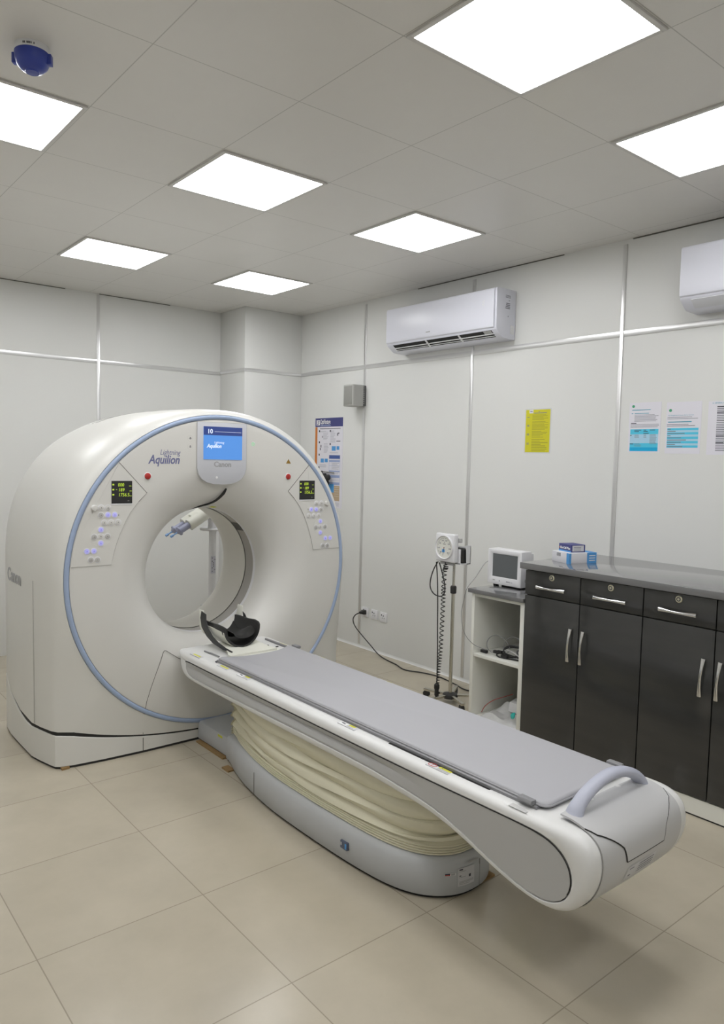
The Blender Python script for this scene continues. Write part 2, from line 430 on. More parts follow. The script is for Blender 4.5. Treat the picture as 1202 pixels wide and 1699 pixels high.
bore('bore_seam', [(.3895, 1.811), (.3890, 1.813), (.3890, 1.816), (.3898, 1.818)], SEAM)
bore('bore_liner', [(.390, 1.817), (.390, 1.97), (.395, 2.06), (.405, 2.13), (.43, 2.19), (.475, 2.25), (.545, 2.312)], BORE)
sl = MB(BLKP); a0, a1 = .62, .80
sl.loft([[Vector((GX+.3895*cos(a), y, BZ+.3895*sin(a))) for a in [a0+(a1-a0)*k/8 for k in range(9)]] for y in (1.717, 1.809)], False)
sl.build('sensor_window', ct)
# base skirt
def plan_outline(n=30):
    L = [(0, 1.452), (.25, 1.452), (.475, 1.452), (.7, 1.464), (.86, 1.482), (.925, 1.499), (.945, 1.515), (.957, 1.55), (.985, 1.66), (1.002, 1.745), (1.005, 1.95), (1.005, 2.15), (.992, 2.30), (.95, 2.345), (.88, 2.36), (0, 2.36)]
    R = [(GX+x, y) for x, y in L]; Lf = [(2*GX-x, y) for x, y in R[::-1]]
    o = []
    full = Lf[:-1]+R
    for k in range(len(full)-1):
        (xa, ya), (xb, yb) = full[k], full[k+1]; d = max(1, int(sqrt((xb-xa)**2+(yb-ya)**2)/.04))
        o += [(xa+(xb-xa)*q/d, ya+(yb-ya)*q/d) for q in range(d)]
    return o
po = plan_outline()
def inset(x, y, d): return (GX+(x-GX)*(1-d), 1.9+(y-1.9)*(1-d*1.6))
bs = MB(SHELL)
top = [Vector((x, y, zgap(x-GX, y)-gapw(x-GX, y)-.003)) for x, y in po]
bs.loft([[Vector((x, y, .014)) for x, y in po], top, [Vector((*inset(v.x, v.y, .003), v.z+.003)) for v in top], [Vector((*inset(v.x, v.y, .009), v.z+.003)) for v in top]], True, True)
bs.build('base_skirt', ct, smooth=30)
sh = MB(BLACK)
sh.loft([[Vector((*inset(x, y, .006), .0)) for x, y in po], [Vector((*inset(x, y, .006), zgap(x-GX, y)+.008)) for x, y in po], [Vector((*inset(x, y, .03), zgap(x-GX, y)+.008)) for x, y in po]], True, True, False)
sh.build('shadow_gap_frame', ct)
def seam(path, name='seam', r=.0016, parent=ct, m=SEAM, n=6): return MB(m).tube(path, r, n).build(name, parent)
def face_y(x, z):
    r = sqrt((x-GX)**2+(z-GZ)**2)
    if r > .893: return 1.436 if r < .92 else plan_y(x-GX)
    for (ra, ya), (rb, yb) in zip(pr2[1:], pr2[2:]):
        if rb <= r <= ra: return ya+(yb-ya)*(ra-r)/max(1e-6, ra-rb)
    return 1.69
def on_face(pts, sub=10, off=.0):
    o = []
    for (xa, za), (xb, zb) in zip(pts, pts[1:]):
        for k in range(sub): x = xa+(xb-xa)*k/sub; z = za+(zb-za)*k/sub; o.append((x, face_y(x, z)-off, z))
    o.append((pts[-1][0], face_y(*pts[-1])-off, pts[-1][1])); return o
seam([(.586, plan_y(.48)-.0008, z) for z in (.015, .05, .088)], r=.002)
seam(on_face([(.585, .110), (.585, .235), (.597, .30), (.62, .37), (.655, .46), (.703, .567)], 6))
seam(on_face([(.703, .567), (.712, .574), (.723, .571), (.80, .515), (.90, .47)], 6))
seam([(GX-.9975, 1.70, .212), (GX-.9985, 1.70, .6), (GX-.9992, 1.70, 1.0)], r=.0013, m=mat('seam_soft', (.42, .41, .38), .6))
for x, z in ((.62, .155), (.62, .045)):
    MB(BTN).lathe((x, plan_y(x-GX)-.0005, z), (0, -1, 0), [(.007, 0), (.007, .001), (.005, .002), (0, .002)], 16).build('screw_cover', ct)
# control panels, left and right
def button(parent, x, z, kind, y=1.4275):
    m, mi = {'w': (BTN, BTNI), 'g': (BTNG, BTNI), 'l': (BTNL, BTNLI)}[kind]
    b = MB(WHITEP); b.lathe((x, y, z), (0, -1, 0), [(.0175, -.001), (.0175, .0006), (.0145, .0012), (.0135, .0006)], 24)
    b.use(m).lathe((x, y, z), (0, -1, 0), [(.0135, .0002), (.0132, .0022), (.010, .003), (0, .0032)], 24)
    b.use(mi)
    b.prism([(x-.004, y-.0034, z-.003), (x+.004, y-.0034, z-.003), (x, y-.0034, z+.005)], (0, -.0004, 0))
    o = b.build('button', parent)
    if kind == 'l': lab(o, 'button lit violet')
    return o
PL = [(.44, 1.650), (.597, 1.484), (.548, 1.436), (.505, 1.383), (.473, 1.327), (.446, 1.268), (.425, 1.212), (.408, 1.155), (.395, 1.098), (.181, 1.099)]
kinds = 'kww gll www l g w g l ll gg'.replace(' ', '')
LB = [(.303, 1.407), (.341, 1.408), (.377, 1.407), (.34, 1.368), (.377, 1.369), (.414, 1.368), (.357, 1.327), (.394, 1.327), (.433, 1.327), (.339, 1.29), (.303, 1.253), (.338, 1.255), (.374, 1.253), (.338, 1.218), (.264, 1.178), (.301, 1.178), (.285, 1.132), (.32, 1.13)]
RB = [(1.839, 1.401), (1.797, 1.402), (1.758, 1.403), (1.795, 1.361), (1.756, 1.362), (1.716, 1.363), (1.777, 1.321), (1.738, 1.321), (1.698, 1.323), (1.791, 1.283), (1.83, 1.246), (1.792, 1.247), (1.756, 1.245), (1.792, 1.208), (1.874, 1.169), (1.834, 1.169), (1.851, 1.119), (1.815, 1.121)]
def control_panel(right):
    fx = (lambda x: 2*GX-x) if right else (lambda x: x)
    edge = []
    a0 = math.atan2(1.099-GZ, .181-GX); a1 = math.atan2(1.650-GZ, .44-GX)
    if a0 < 0: a0 += 2*pi
    for k in range(13):
        a = a0+(a1-a0)*k/12; edge.append((GX+.889*cos(a), GZ+.889*sin(a)))
    poly = [(fx(x), z) for x, z in PL[:-1]]+[(fx(x), z) for x, z in edge]
    cp = MB(COVER).prism([(x, 1.4285, z) for x, z in poly], (0, .006, 0)).build('control_panel', ct, smooth=20)
    seam([(fx(x), 1.4292, z) for x, z in PL[:3]], 'panel_seam', .0017, cp)
    seam([(fx(x), 1.4292, z) for x, z in PL[2:]], 'panel_seam', .0012, cp, mat('seam_soft', (.42, .41, .38), .6))
    dx0, dx1 = (.397, .511) if not right else (1.621, 1.740)
    d = MB(BLKP).box(dx0, dx1, 1.4262, 1.4285, 1.429, 1.551)
    d.use(WHITEP).box(dx0-.003, dx1+.003, 1.4268, 1.4285, 1.422, 1.4285)
    d.use(LEDY)
    for k, z in enumerate((1.531, 1.504, 1.477)):
        d.box(dx0+.004, dx0+.014, 1.4258, 1.4262, z-.004, z+.004)
        if k == 1: d.box(dx0+.024, dx0+.030, 1.4258, 1.4262, z-.001, z+.001)
    d.use(BTNG).box(dx1-.026, dx1-.017, 1.4259, 1.4262, 1.442, 1.4435)
    d.build('display', cp, smooth=0)
    for s_, x, z in (('000', dx0+.034, 1.521), ('189', dx0+.036, 1.494), ('1756.5', dx0+.036, 1.467)):
        lettering('digits', s_, .026, (x, 1.4257, z), (1, 0, 0), (0, 0, 1), LEDY, cp, shear=.1, squash=.88)
        lettering('digits', 'mm', .009, (x+.062, 1.4257, z), (1, 0, 0), (0, 0, 1), LEDY, cp)
    for (x, z), k in zip(RB if right else LB, kinds):
        if k == 'k':
            MB(BTN).lathe((x, 1.4285, z), (0, -1, 0), [(.017, 0), (.016, .012), (.013, .016), (0, .017)], 24).build('knob', cp)
        else: button(cp, x, z, k)
    xx = fx(.338)
    MB(SHELL).lathe((xx, 1.4285, 1.253), (0, -1, 0), [(.056, 0), (.056, .0006), (0, .0006)], 40).build('keypad_disc', cp)
    MB(INKD).cyl((fx(.436) if not right else 1.692, 1.4285, 1.366), (0, -1, 0), .0028, .0008, 10).build('microphone_hole', cp)
    return cp
lab(control_panel(False), 'left keypad panel with a black number display')
lab(control_panel(True), 'right keypad panel with a black number display')
# screen console
cz = [(.898, 1.893), (.897, 1.70), (.898, 1.625), (.908, 1.590), (.928, 1.562), (.960, 1.543), (1.0, 1.532), (1.061, 1.528)]
cz = cz+[(2*1.0615-x, z) for x, z in cz[::-1][1:]]
con = MB(CONSM).prism([(x, 1.4245, z) for x, z in cz], (0, .06, 0)).build('screen_console', ct, bevel=.002, smooth=30)
seam([(x, 1.4262, z) for x, z in cz]+[(cz[0][0], 1.4262, cz[0][1])], 'console_seam', .0016, con, mat('seam_soft', (.42, .41, .38), .6))
s_ = MB(SCRB).box(.937, 1.193, 1.4222, 1.4245, 1.676, 1.868); s_.use(SCRN).box(.937, 1.193, 1.4218, 1.4224, 1.818, 1.868)
s_.use(SCRL).box(1.008, 1.186, 1.4214, 1.4219, 1.838, 1.8395)
s_.build('screen', con, smooth=0)
lettering('lettering', '10', .036, (.960, 1.4214, 1.828), (1, 0, 0), (0, 0, 1), SCRL, con, bold=.0006)
lettering('lettering', 'Lightning', .018, (1.005, 1.4218, 1.770), (1, 0, 0), (0, 0, 1), SCRL, con, shear=.25)
lettering('lettering', 'Aquilion', .030, (.958, 1.4218, 1.745), (1, 0, 0), (0, 0, 1), SCRL, con, shear=.25, bold=.0008, squash=.93)
lettering('lettering', 'Canon', .043, (1.0635, 1.424, 1.634), (1, 0, 0), (0, 0, 1), mat('letter_console_grey', (.36, .36, .37), .5), con, bold=.0012, align='CENTER')
MB(WHITEINK).cyl((1.025, 1.4245, 1.571), (0, -1, 0), .007, .0012, 16).build('indicator', con)
lettering('lettering', 'Lightning', .042, (.672, 1.4296, 1.697), (1, 0, 0), (0, 0, 1), LETTER, ct, shear=.25, squash=.80)
lettering('lettering', 'Aquilion', .068, (.606, 1.4296, 1.648), (1, 0, 0), (0, 0, 1), LETTER, ct, shear=.25, bold=.0016, squash=.80)
lettering('lettering', 'Canon', .105, (.0595, 2.185, .945), (0, -1, 0), (0, 0, 1), LETTERG, ct, bold=.003)
for x, z in ((.6, 1.577), (1.532, 1.576)):
    b = MB(WHITEP).lathe((x, 1.431, z), (0, -1, 0), [(.0215, 0), (.0215, .002), (.0185, .004)], 28)
    b.use(RED).lathe((x, 1.431, z), (0, -1, 0), [(.0185, .002), (.0175, .007), (.012, .010), (0, .0105)], 28)
    lab(b.build('emergency_button', ct), 'red emergency button')
for z in (1.795, 1.747):
    b = MB(BTN).lathe((.857, 1.431, z), (0, -1, 0), [(.019, 0), (.019, .001), (.017, .0015), (.016, .0008), (0, .0008)], 28)
    b.use(BTNI).box(.853, .861, 1.4295, 1.4302, z-.006, z+.007); b.use(BTNI).box(.848, .866, 1.4295, 1.4302, z-.003, z-.001)
    b.build('indicator', ct)
b = MB(WHITEP).lathe((1.273, 1.431, 1.773), (0, -1, 0), [(.017, 0), (.017, .001), (.013, .001)], 28); b.use(GREENL).lathe((1.273, 1.431, 1.773), (0, -1, 0), [(.013, .0008), (.008, .0012), (.006, .0006), (0, .0006)], 28)
lab(b.build('indicator', ct), 'green power light')
lab(MB(mat('warning_brown', (.28, .16, .02), .5)).prism([(1.516, 1.4302, 1.659), (1.552, 1.4302, 1.659), (1.534, 1.4302, 1.688)], (0, -.0006, 0)).build('warning_mark', ct, smooth=0), 'small warning triangle')
for yv in (1.97, 2.04, 2.11):
    pv = []
    for k in range(9):
        a = pi-1.02-.24*k/8; c_, s_ = cos(a), sin(a); q_ = (abs(c_)**2.5+abs(s_)**2.5)**(-1/2.5); pv.append((GX+1.0055*c_*q_, yv, GZ+.9545*s_*q_-.055*(yv-1.95)))
    MB(SEAM).tube(pv, .0018, 6).build('vent_slot', ct)
# sticker on the bore lip and vents on the top of the housing
st = MB(STICKY); st.loft([[Vector((GX+(r-.0015)*cos(a), y, zc_at(r)+(r-.0015)*sin(a))) for a in [1.50-.1*k/6 for k in range(7)]] for r, y in ((.4035, 1.617), (.3945, 1.658))], False); lab(st.build('sticker', ct), 'yellow sticker at the top of the bore')
cb = catmull([(1.105, 1.453, 1.503), (1.094, 1.474, 1.470), (1.066, 1.508, 1.430), (1.035, 1.552, 1.405), (.98, 1.60, 1.384), (.94, 1.66, 1.362)], 6)
lab(MB(BLKR).tube(cb, [.011*min(1, .5+.1*k)*max(.35, 1-k/40) for k in range(len(cb))], 8, flat=((0, -1, 0), 1.0)).build('cable', ct), 'black tapered streak over the top lip of the bore, built as a tube')  # dark streak on the upper bore flare, built as a tapered black tube

# ------------------------------------------------------------------ patient table
TX = 1.066
pt = thing('patient_table', 'long white and grey scanner couch with a grey mattress and bellows', 'patient table', (TX, .2, 0))
BP = [((1.392, .585), (1.27, .540)), ((1.396, .55), (1.284, .528)), ((1.385, .505), (1.288, .508)), ((1.355, .465), (1.275, .486)), ((1.30, .444), (1.245, .470)),
      ((1.20, .436), (1.17, .464)), ((1.02, .434), (1.0, .464)), ((.65, .434), (.65, .469)), ((.3, .434), (.3, .475)), ((-.05, .436), (-.05, .478)), ((-.3, .436), (-.3, .478)),
      ((-.456, .432), (-.44, .472)), ((-.62, .424), (-.62, .460)), ((-.723, .410), (-.73, .443)), ((-.83, .387), (-.83, .417)), ((-.953, .352), (-.95, .380)),
      ((-1.042, .331), (-1.04, .356)), ((-1.115, .322), (-1.11, .345)), ((-1.175, .322), (-1.162, .346)), ((-1.225, .333), (-1.202, .359)), ((-1.265, .358), (-1.232, .380)),
      ((-1.297, .402), (-1.250, .410)), ((-1.316, .453), (-1.257, .445)), ((-1.321, .503), (-1.249, .483)), ((-1.310, .546), (-1.225, .514)), ((-1.285, .572), (-1.185, .537)),
      ((-1.245, .586), (-1.13, .548)), ((-1.17, .589), (-1.05, .550)), ((-1.0, .587), (-.9, .548)), ((-.6, .585), (-.55, .543)), ((0, .585), (0, .541)), ((.6, .585), (.6, .540)), ((1.1, .585), (1.05, .540))]
BO = catmull([(a[0], a[1], 0) for a, b in BP], 5, True); PO = catmull([(b[0], b[1], 0) for a, b in BP], 5, True)
def body_ring(x, t): return [Vector((x, a.x+(b.x-a.x)*t, a.y+(b.y-a.y)*t)) for a, b in zip(BO, PO)]
XL = [(.806, 0), (.794, .025), (.783, .09), (.775, .2), (.769, .36), (.766, .55), (.7655, .88), (.769, .955), (.79, .965)]
bd = MB(SHELL2)
left = [body_ring(x, t) for x, t in XL]; right = [[Vector((2*TX-v.x, v.y, v.z)) for v in r] for r in left]
bd.loft(left[::-1]+right, True, True, True)
bd.build('body', pt, smooth=40)
def sstep(a, b, x): t = max(0, min(1, (x-a)/(b-a))); return t*t*(3-2*t)
def side_panel(right):
    xs = lambda x: 2*TX-x if right else x
    def zat(y):
        zs = []
        n = len(PO)
        for i in range(n):
            a, b = PO[i], PO[(i+1) % n]
            if (a.x-y)*(b.x-y) <= 0 and abs(a.x-b.x) > 1e-9: zs.append(a.y+(b.y-a.y)*(y-a.x)/(b.x-a.x))
        return min(zs), max(zs)
    ys = sorted(set([-1.2565, -1.255, -1.25, -1.24, -1.225, -1.2, -1.16]+[-1.1+.05*k for k in range(47)]+[1.255, 1.27, 1.28, 1.285, 1.2865]))
    rings = []
    for y in ys:
        if y > 1.287: continue
        z0, z1 = zat(y); dep = .016*sstep(-.72, -.25, y)*(1-sstep(1.15, 1.28, y)); c = []
        for q, d, o in ((0, 0, .010), (0.0, 0, .0), (.12, 0, 0), (.5, .85, 0), (.56, 1, 0), (.85, .25, 0), (.93, .05, 0), (1, 0, 0), (1, 0, .010)):
            c.append(Vector((xs(.7665+dep*d+o), y, z0+.0015+(z1-z0-.003)*q)))
        rings.append(c)
    return MB(GREYP).loft(rings, False).build('side_panel', pt, smooth=28)
for sp_o, sgn in ((side_panel(False), -1), (side_panel(True), 1)):
    MB(BLACK).tube([(TX+sgn*.2997, p.x, p.y) for p in PO[3:-1] if p.y > .5 or p.x > 1.2 or p.x < -1.0], .0016, 6).build('panel_seam', sp_o) if False else None
    idx = [i for i, p in enumerate(PO) if p.y > .40 and (p.y > .505 or p.x < -1.2)]
    st_ = next(i for i in idx if (i-1) not in idx and PO[i].x < 0)
    MB(BLACK).tube([(TX+sgn*.2997, PO[k % len(PO)].x, PO[k % len(PO)].y) for k in range(st_, len(PO)+4)], .0017, 6).build('panel_seam', sp_o)
# foot end cap, bulging, in two pieces
CA = catmull([(-1.166, .601, 0), (-1.205, .600, 0), (-1.245, .592, 0), (-1.285, .576, 0), (-1.312, .548, 0), (-1.323, .503, 0), (-1.318, .453, 0), (-1.299, .402, 0), (-1.267, .357, 0), (-1.225, .331, 0), (-1.175, .320, 0), (-1.10, .321, 0)], 6)
LEN = len(CA)-1
def cap_pt(u, v, off=0):
    f = max(0, min(1, v))*LEN; i = min(LEN-1, int(f)); p = CA[i].lerp(CA[i+1], f-i); d = CA[i+1]-CA[i]; nrm = Vector((-d.y, d.x, 0)).normalized()
    if nrm.x > 0 and v > .2: nrm = -nrm
    if v <= .2 and nrm.y < 0: nrm = -nrm
    b = .006*(1-u*u)*sstep(0, .28, v)*(1-.75*sstep(.62, 1, v))
    p = p+nrm*off
    return Vector((TX+u*.236, p.x-b, p.y+.006*(1-u*u)*(1-sstep(.1, .3, v))))
CAPM = mat('end_cap_grey_white', (.56, .56, .565), .36)
lo = MB(CAPM); NU, NV = 30, 44
lo.loft([[cap_pt(-1+2*i/NU, k/NV) for i in range(NU+1)] for k in range(NV+1)], False)
cap = lo.build('end_cap', pt, smooth=50)
def ulim(v):   # half width of the upper cover down the nose
    pts = [(0, .985), (.20, .985), (.27, .90), (.285, .85), (.41, .53), (.43, .51), (.50, .46)]
    for (a, x), (b, y) in zip(pts, pts[1:]):
        if a <= v <= b: return x+(y-x)*(v-a)/(b-a)
    return pts[-1][1]
vs_ = [0, .05, .1, .15, .2, .235, .27, .285, .31, .34, .37, .39, .41, .43, .465, .50]
up = MB(CAPM); rows = []
for v in vs_:
    w = ulim(v); rows.append([cap_pt(-w, v, -.002)]+[cap_pt(w*(-1+2*i/24), v, .0035) for i in range(25)]+[cap_pt(w, v, -.002)])
last = [cap_pt(ulim(.5)*(-1+2*i/24), .502, -.002) for i in range(25)]; rows.append([last[0]]+last+[last[-1]])
up.loft(rows, False)
ucov = up.build('end_cover', pt, smooth=40)
sp_ = [cap_pt(-ulim(v), v, .002) for v in vs_[4:]]+[cap_pt(ulim(.5)*(-1+2*i/16), .5, .002) for i in range(17)]+[cap_pt(ulim(v), v, .002) for v in vs_[4:][::-1]]
seam(sp_, 'cover_seam', .0022, ucov, BLACK)
seam([Vector((.832, p.x-.0015, p.y)) for p in CA[4:]], 'cap_seam', .0008, cap, mat('seam_soft', (.42, .41, .38), .6))
lbl = MB(LAB); lbl.loft([[cap_pt(u, v, .001) for u in [-.38+.71*k/12 for k in range(13)]] for v in [.55+.018*k for k in range(6)]], False)
lbl.use(INK)
for r in range(4): lbl.loft([[cap_pt(u, v, .0016) for u in [-.10+.38*k/8 for k in range(9)]] for v in (.562+.018*r, .568+.018*r)], False)
lbl.loft([[cap_pt(u, v, .0016) for u in (-.33, -.28, -.22)] for v in (.565, .571)], False); lbl.loft([[cap_pt(u, v, .0016) for u in (-.31, -.28, -.25)] for v in (.61, .62)], False)
lab(lbl.build('label_plate', cap), 'pale printed label below the end cover')
# push handle
hp = catmull([(.872, -1.190, .592), (.884, -1.190, .616), (.920, -1.190, .643), (.985, -1.190, .668), (1.066, -1.190, .680), (1.147, -1.190, .668), (1.212, -1.190, .643), (1.248, -1.190, .616), (1.260, -1.190, .592)], 5)
nh = len(hp); hr = [.0175+.008*(abs(2*k/(nh-1)-1))**4 for k in range(nh)]
lab(MB(LILAC).tube(hp, hr, 18, flat=((0, 0, 1), 1.35)).build('push_handle', ucov, smooth=60), 'lilac-grey arched push handle')
for x in (.99, 1.15): MB(SHELL2).lathe((x, -1.172, .6085), (0, 0, 1), [(.010, 0), (.010, .001), (.008, .002), (0, .002)], 16).build('screw_cover', ucov)
# top deck: dark trough, cradle, rails, mattress
tr = MB(BLACK).box(.822, 1.310, -1.172, 1.05, .583, .5865); tr.box(.811, .822, -1.150, -.38, .583, .5863); tr.build('trough', pt, smooth=0)
tp = MB(CREAM)
def slab_ring(y, hw, z0, z1): return [Vector((TX-hw, y, z0)), Vector((TX+hw, y, z0)), Vector((TX+hw, y, z1)), Vector((TX-hw, y, z1))]
tp.loft([slab_ring(y, hw, .587, .5925) for y, hw in ((-1.10, .20), (.99, .20), (1.02, .205), (1.06, .17), (1.10, .135), (1.14, .115), (1.19, .105))], True, True, True)
lab(tp.build('tabletop', pt, bevel=.002), 'cream tabletop reaching toward the bore')
for sgn in (-1, 1):
    rl = MB(RAILM)
    prf = [(.0, .586), (.0, .596), (.004, .598), (.010, .598), (.012, .594), (.016, .594), (.018, .600), (.028, .600), (.030, .586)]
    pts = [(TX+sgn*(.246-x), z) for x, z in prf]
    rl.loft([[Vector((x, y, z)) for x, z in pts] for y in (-1.085, 1.03)], True, True, True); rl.build('rail', pt, smooth=25)
# mattress with rounded foot corners and a concave head edge
MH = .2315
def mat_outline(d):
    h = MH-d; o = []
    y0, y1 = -1.112+d, 1.035-d; r = .035
    for cx, a0 in ((TX-h+r, pi), (TX+h-r, 1.5*pi)):
        for k in range(7): a = a0+pi/2*k/6; o.append((cx+r*cos(a), y0+r+r*sin(a)))
    rr = .012
    for k in range(5): a = pi/2*k/4; o.append((TX+h-rr+rr*cos(a), y1-rr+rr*sin(a)))
    for k in range(1, 20):
        u = 1-2*k/20; o.append((TX+(h-rr)*u, y1-.062*(1-abs(u)**2.6)))
    for k in range(5): a = pi/2+pi/2*k/4; o.append((TX-h+rr+rr*cos(a), y1-rr+rr*sin(a)))
    return o
mm = MB(PADM); mr_ = [(.004, .5935), (.0, .597), (.0, .603), (.002, .607), (.006, .610), (.012, .6112)]
mm.loft([[Vector((x, y, z)) for x, y in mat_outline(d)] for d, z in mr_], True, True, True)
mm.use(mat('vinyl_piping', (.36, .36, .38), .45)).tube([(x, y, .600) for x, y in mat_outline(-.0012)], .0034, 8, closed=True)
lab(mm.build('mattress', pt, smooth=35), 'grey vinyl mattress with piped edge')
# clips that hold the mattress
def clip(x, y, out, ang=0):
    c = MB(mat('clip_grey', (.25, .25, .26), .4)); s_ = out
    c.prism([(x, y-.028, .598), (x+s_*.022, y-.028, .598), (x+s_*.030, y-.028, .606), (x+s_*.024, y-.028, .615), (x, y-.028, .614)], (0, .056, 0))
    return c.build('mattress_clip', pt, bevel=.002)
clip(TX-.232, -1.045, -1)
clip(TX+.235, -1.06, 1); clip(TX+.236, .995, 1)
lab(MB(mat('clear_tape', (.62, .62, .62), .2)).box(.778, .822, -1.075, -1.005, .5855, .5868).build('tape', pt, smooth=0), 'clear tape patch on the table edge')
MB(RAILM).box(1.292, 1.308, 1.055, 1.30, .584, .597).build('rail', pt, bevel=.003)
MB(RAILM).tube([(.862, 1.25, .592), (.872, 1.18, .592), (.873, 1.10, .592)], .004, 8).build('slot', pt)
for x, y in ((1.262, 1.115), (1.23, 1.17)): MB(BLKP).box(x-.008, x+.008, y-.004, y+.004, .585, .591).build('latch', pt, bevel=.001)
# stickers along the table edge
def sticker(x, y, kind, flip=1):
    Z = .5862 if abs(x-TX) < .285 else .5858
    s_ = MB(LAB); s_.box(x-.014, x+.014, y-.062, y+.05, Z-.004, Z)
    if kind == 'ban':
        s_.use(REDINK).tube([(x+flip*.002+.0115*cos(2*pi*k/24), y+.028+.019*sin(2*pi*k/24), Z) for k in range(24)], .0014, 6, closed=True)
        s_.box(x+flip*.002-.009, x+flip*.002+.009, y+.0268, y+.0292, Z, Z+.0006)
        s_.use(STICKY).box(x+flip*.001, x+flip*.012, y-.062, y-.002, Z, Z+.0005)
        s_.use(INKD).prism([(x+flip*.003, y-.020, Z+.0005), (x+flip*.009, y-.020, Z+.0005), (x+flip*.006, y-.014, Z+.0005)], (0, 0, .0004))
        s_.use(LETTERG)
        for k in range(3): s_.box(x-flip*(.002+.004*k)-.0008, x-flip*(.002+.004*k)+.0008, y-.060, y-.004, Z, Z+.0004)
    elif kind == 'pinch':
        s_.use(WHITEINK).box(x-.012, x+.012, y+.0, y+.048, Z, Z+.0003)
        s_.use(INKD).box(x-.004, x+.004, y+.012, y+.022, Z, Z+.0007); s_.box(x-.001, x+.008, y+.026, y+.033, Z, Z+.0007); s_.box(x+.001, x+.005, y+.033, y+.040, Z, Z+.0007)
        s_.use(STICKY).box(x+.001, x+.013, y-.045, y-.006, Z, Z+.0005)
        s_.use(LETTERG)
        for k in range(2): s_.box(x-.009+.004*k, x-.0075+.004*k, y-.045, y-.006, Z, Z+.0004)
    else:
        s_.use(STICKY).box(x-.006, x+.006, y-.05, y+.03, Z, Z+.0005)
    return s_.build('sticker', pt, smooth=0)
sticker(.803, -.66, 'ban'); sticker(.803, -.13, 'pinch'); sticker(.805, .72, 'pinch'); sticker(.806, .93, 'bar'); sticker(.795, 1.22, 'bar')
sticker(1.329, -.60, 'ban', -1); sticker(1.331, .24, 'pinch'); sticker(1.332, .80, 'pinch'); sticker(1.325, 1.16, 'bar')
MB(INKD).box(.812, .822, 1.02, 1.035, .5855, .5895).build('latch', pt, bevel=.001)
# base, bellows and the box that joins the base to the scanner
plan = [(1.08, .155), (1.0, .172), (.9, .205), (.7, .25), (.45, .281), (.2, .287), (-.1, .281), (-.3, .266), (-.42, .243), (-.5, .210), (-.56, .163), (-.60, .105), (-.618, .05), (-.622, 0)]
pf = catmull([(h, y, 0) for y, h in plan], 4)
def base_ring(z, d, dz=None):
    o = []
    cy = .22
    full = [(p.x, p.y) for p in pf]+[(-p.x, p.y) for p in pf[::-1][1:]]
    n = len(full)
    for i, (x, y) in enumerate(full):
        a = full[i-1] if i else (-full[0][0], full[0][1]); b = full[(i+1) % n]
        t = Vector((b[0]-a[0], b[1]-a[1])); nr = Vector((t.y, -t.x)).normalized() if t.length > 1e-6 else Vector((0, 0))
        if i in (0, n-1): nr = Vector((-.5 if i == 0 else .5, -.86)) * -1
        if nr.dot(Vector((x, y-cy))) < 0: nr = -nr
        o.append(Vector((TX+x-nr.x*d, y-nr.y*d, z if dz is None else z+dz(x, y))))
    return o
bm_ = MB(GREYB)
bm_.loft([base_ring(.012, .004), base_ring(.016, .0), base_ring(.10, .0), base_ring(.128, .004), base_ring(.146, .014), base_ring(.155, .03), base_ring(.157, .06)], True, True, True)
bs_ = bm_.build('base', pt, smooth=45)
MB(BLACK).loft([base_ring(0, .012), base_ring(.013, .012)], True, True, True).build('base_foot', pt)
for (x0, x1, y0, y1) in ((1.13, 1.22, -.60, -.54), (.84, .88, .93, 1.0), (.90, .93, 1.1, 1.42)): MB(CARD).box(x0, x1, y0, y1, .0, .009).build('packing_shim', pt, smooth=0)
MB(CARD).box(.145, .185, 1.478, 1.53, 0, .012).build('packing_shim', ct, smooth=0)
seam([v+Vector((-.001, 0, 0)) for v in [Vector((.8005, .60, z)) for z in (.016, .05, .10, .128)]], 'seam', .0012, bs_)
# bellows: four deep folds above a stack of thin ones
zz = []
for k in range(4): zz += [(.158+.0105*k, .040), (.1605+.0105*k, .031), (.1645+.0105*k, .0305), (.1675+.0105*k, .039)]
z = .203
for k, h in enumerate((.042, .060, .054, .072)):
    zz += [(z, .046), (z+h*.10, .037), (z+h*.35, .027), (z+h*.6, .029), (z+h*.85, .040), (z+h*.97, .050)]; z += h
zz += [(.433, .05)]
bl = MB(BELLOW); rg = []
for i, (z, d) in enumerate(zz):
    sag = (0 if z < .2 or z > .42 else 1)
    rg.append(base_ring(z, d, (lambda x, y, s=sag, k=i: s*(-.009*sin(y*(2.6+.13*k)+k*.8)-.004*sin(y*7+k*2.1)-.006*(abs(x)/.28)))))
bl.loft(rg, True, False, False); lab(bl.build('bellows', pt, smooth=42), 'cream pleated bellows')
bx = MB(GREYB).box(.925, 1.207, 1.0, 1.448, .012, .122); bx.build('base_neck', pt, bevel=.006)
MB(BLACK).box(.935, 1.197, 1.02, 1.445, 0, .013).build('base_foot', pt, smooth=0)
MB(STICKY).box(.9235, .925, 1.15, 1.20, .10, .112).build('sticker', pt, smooth=0)
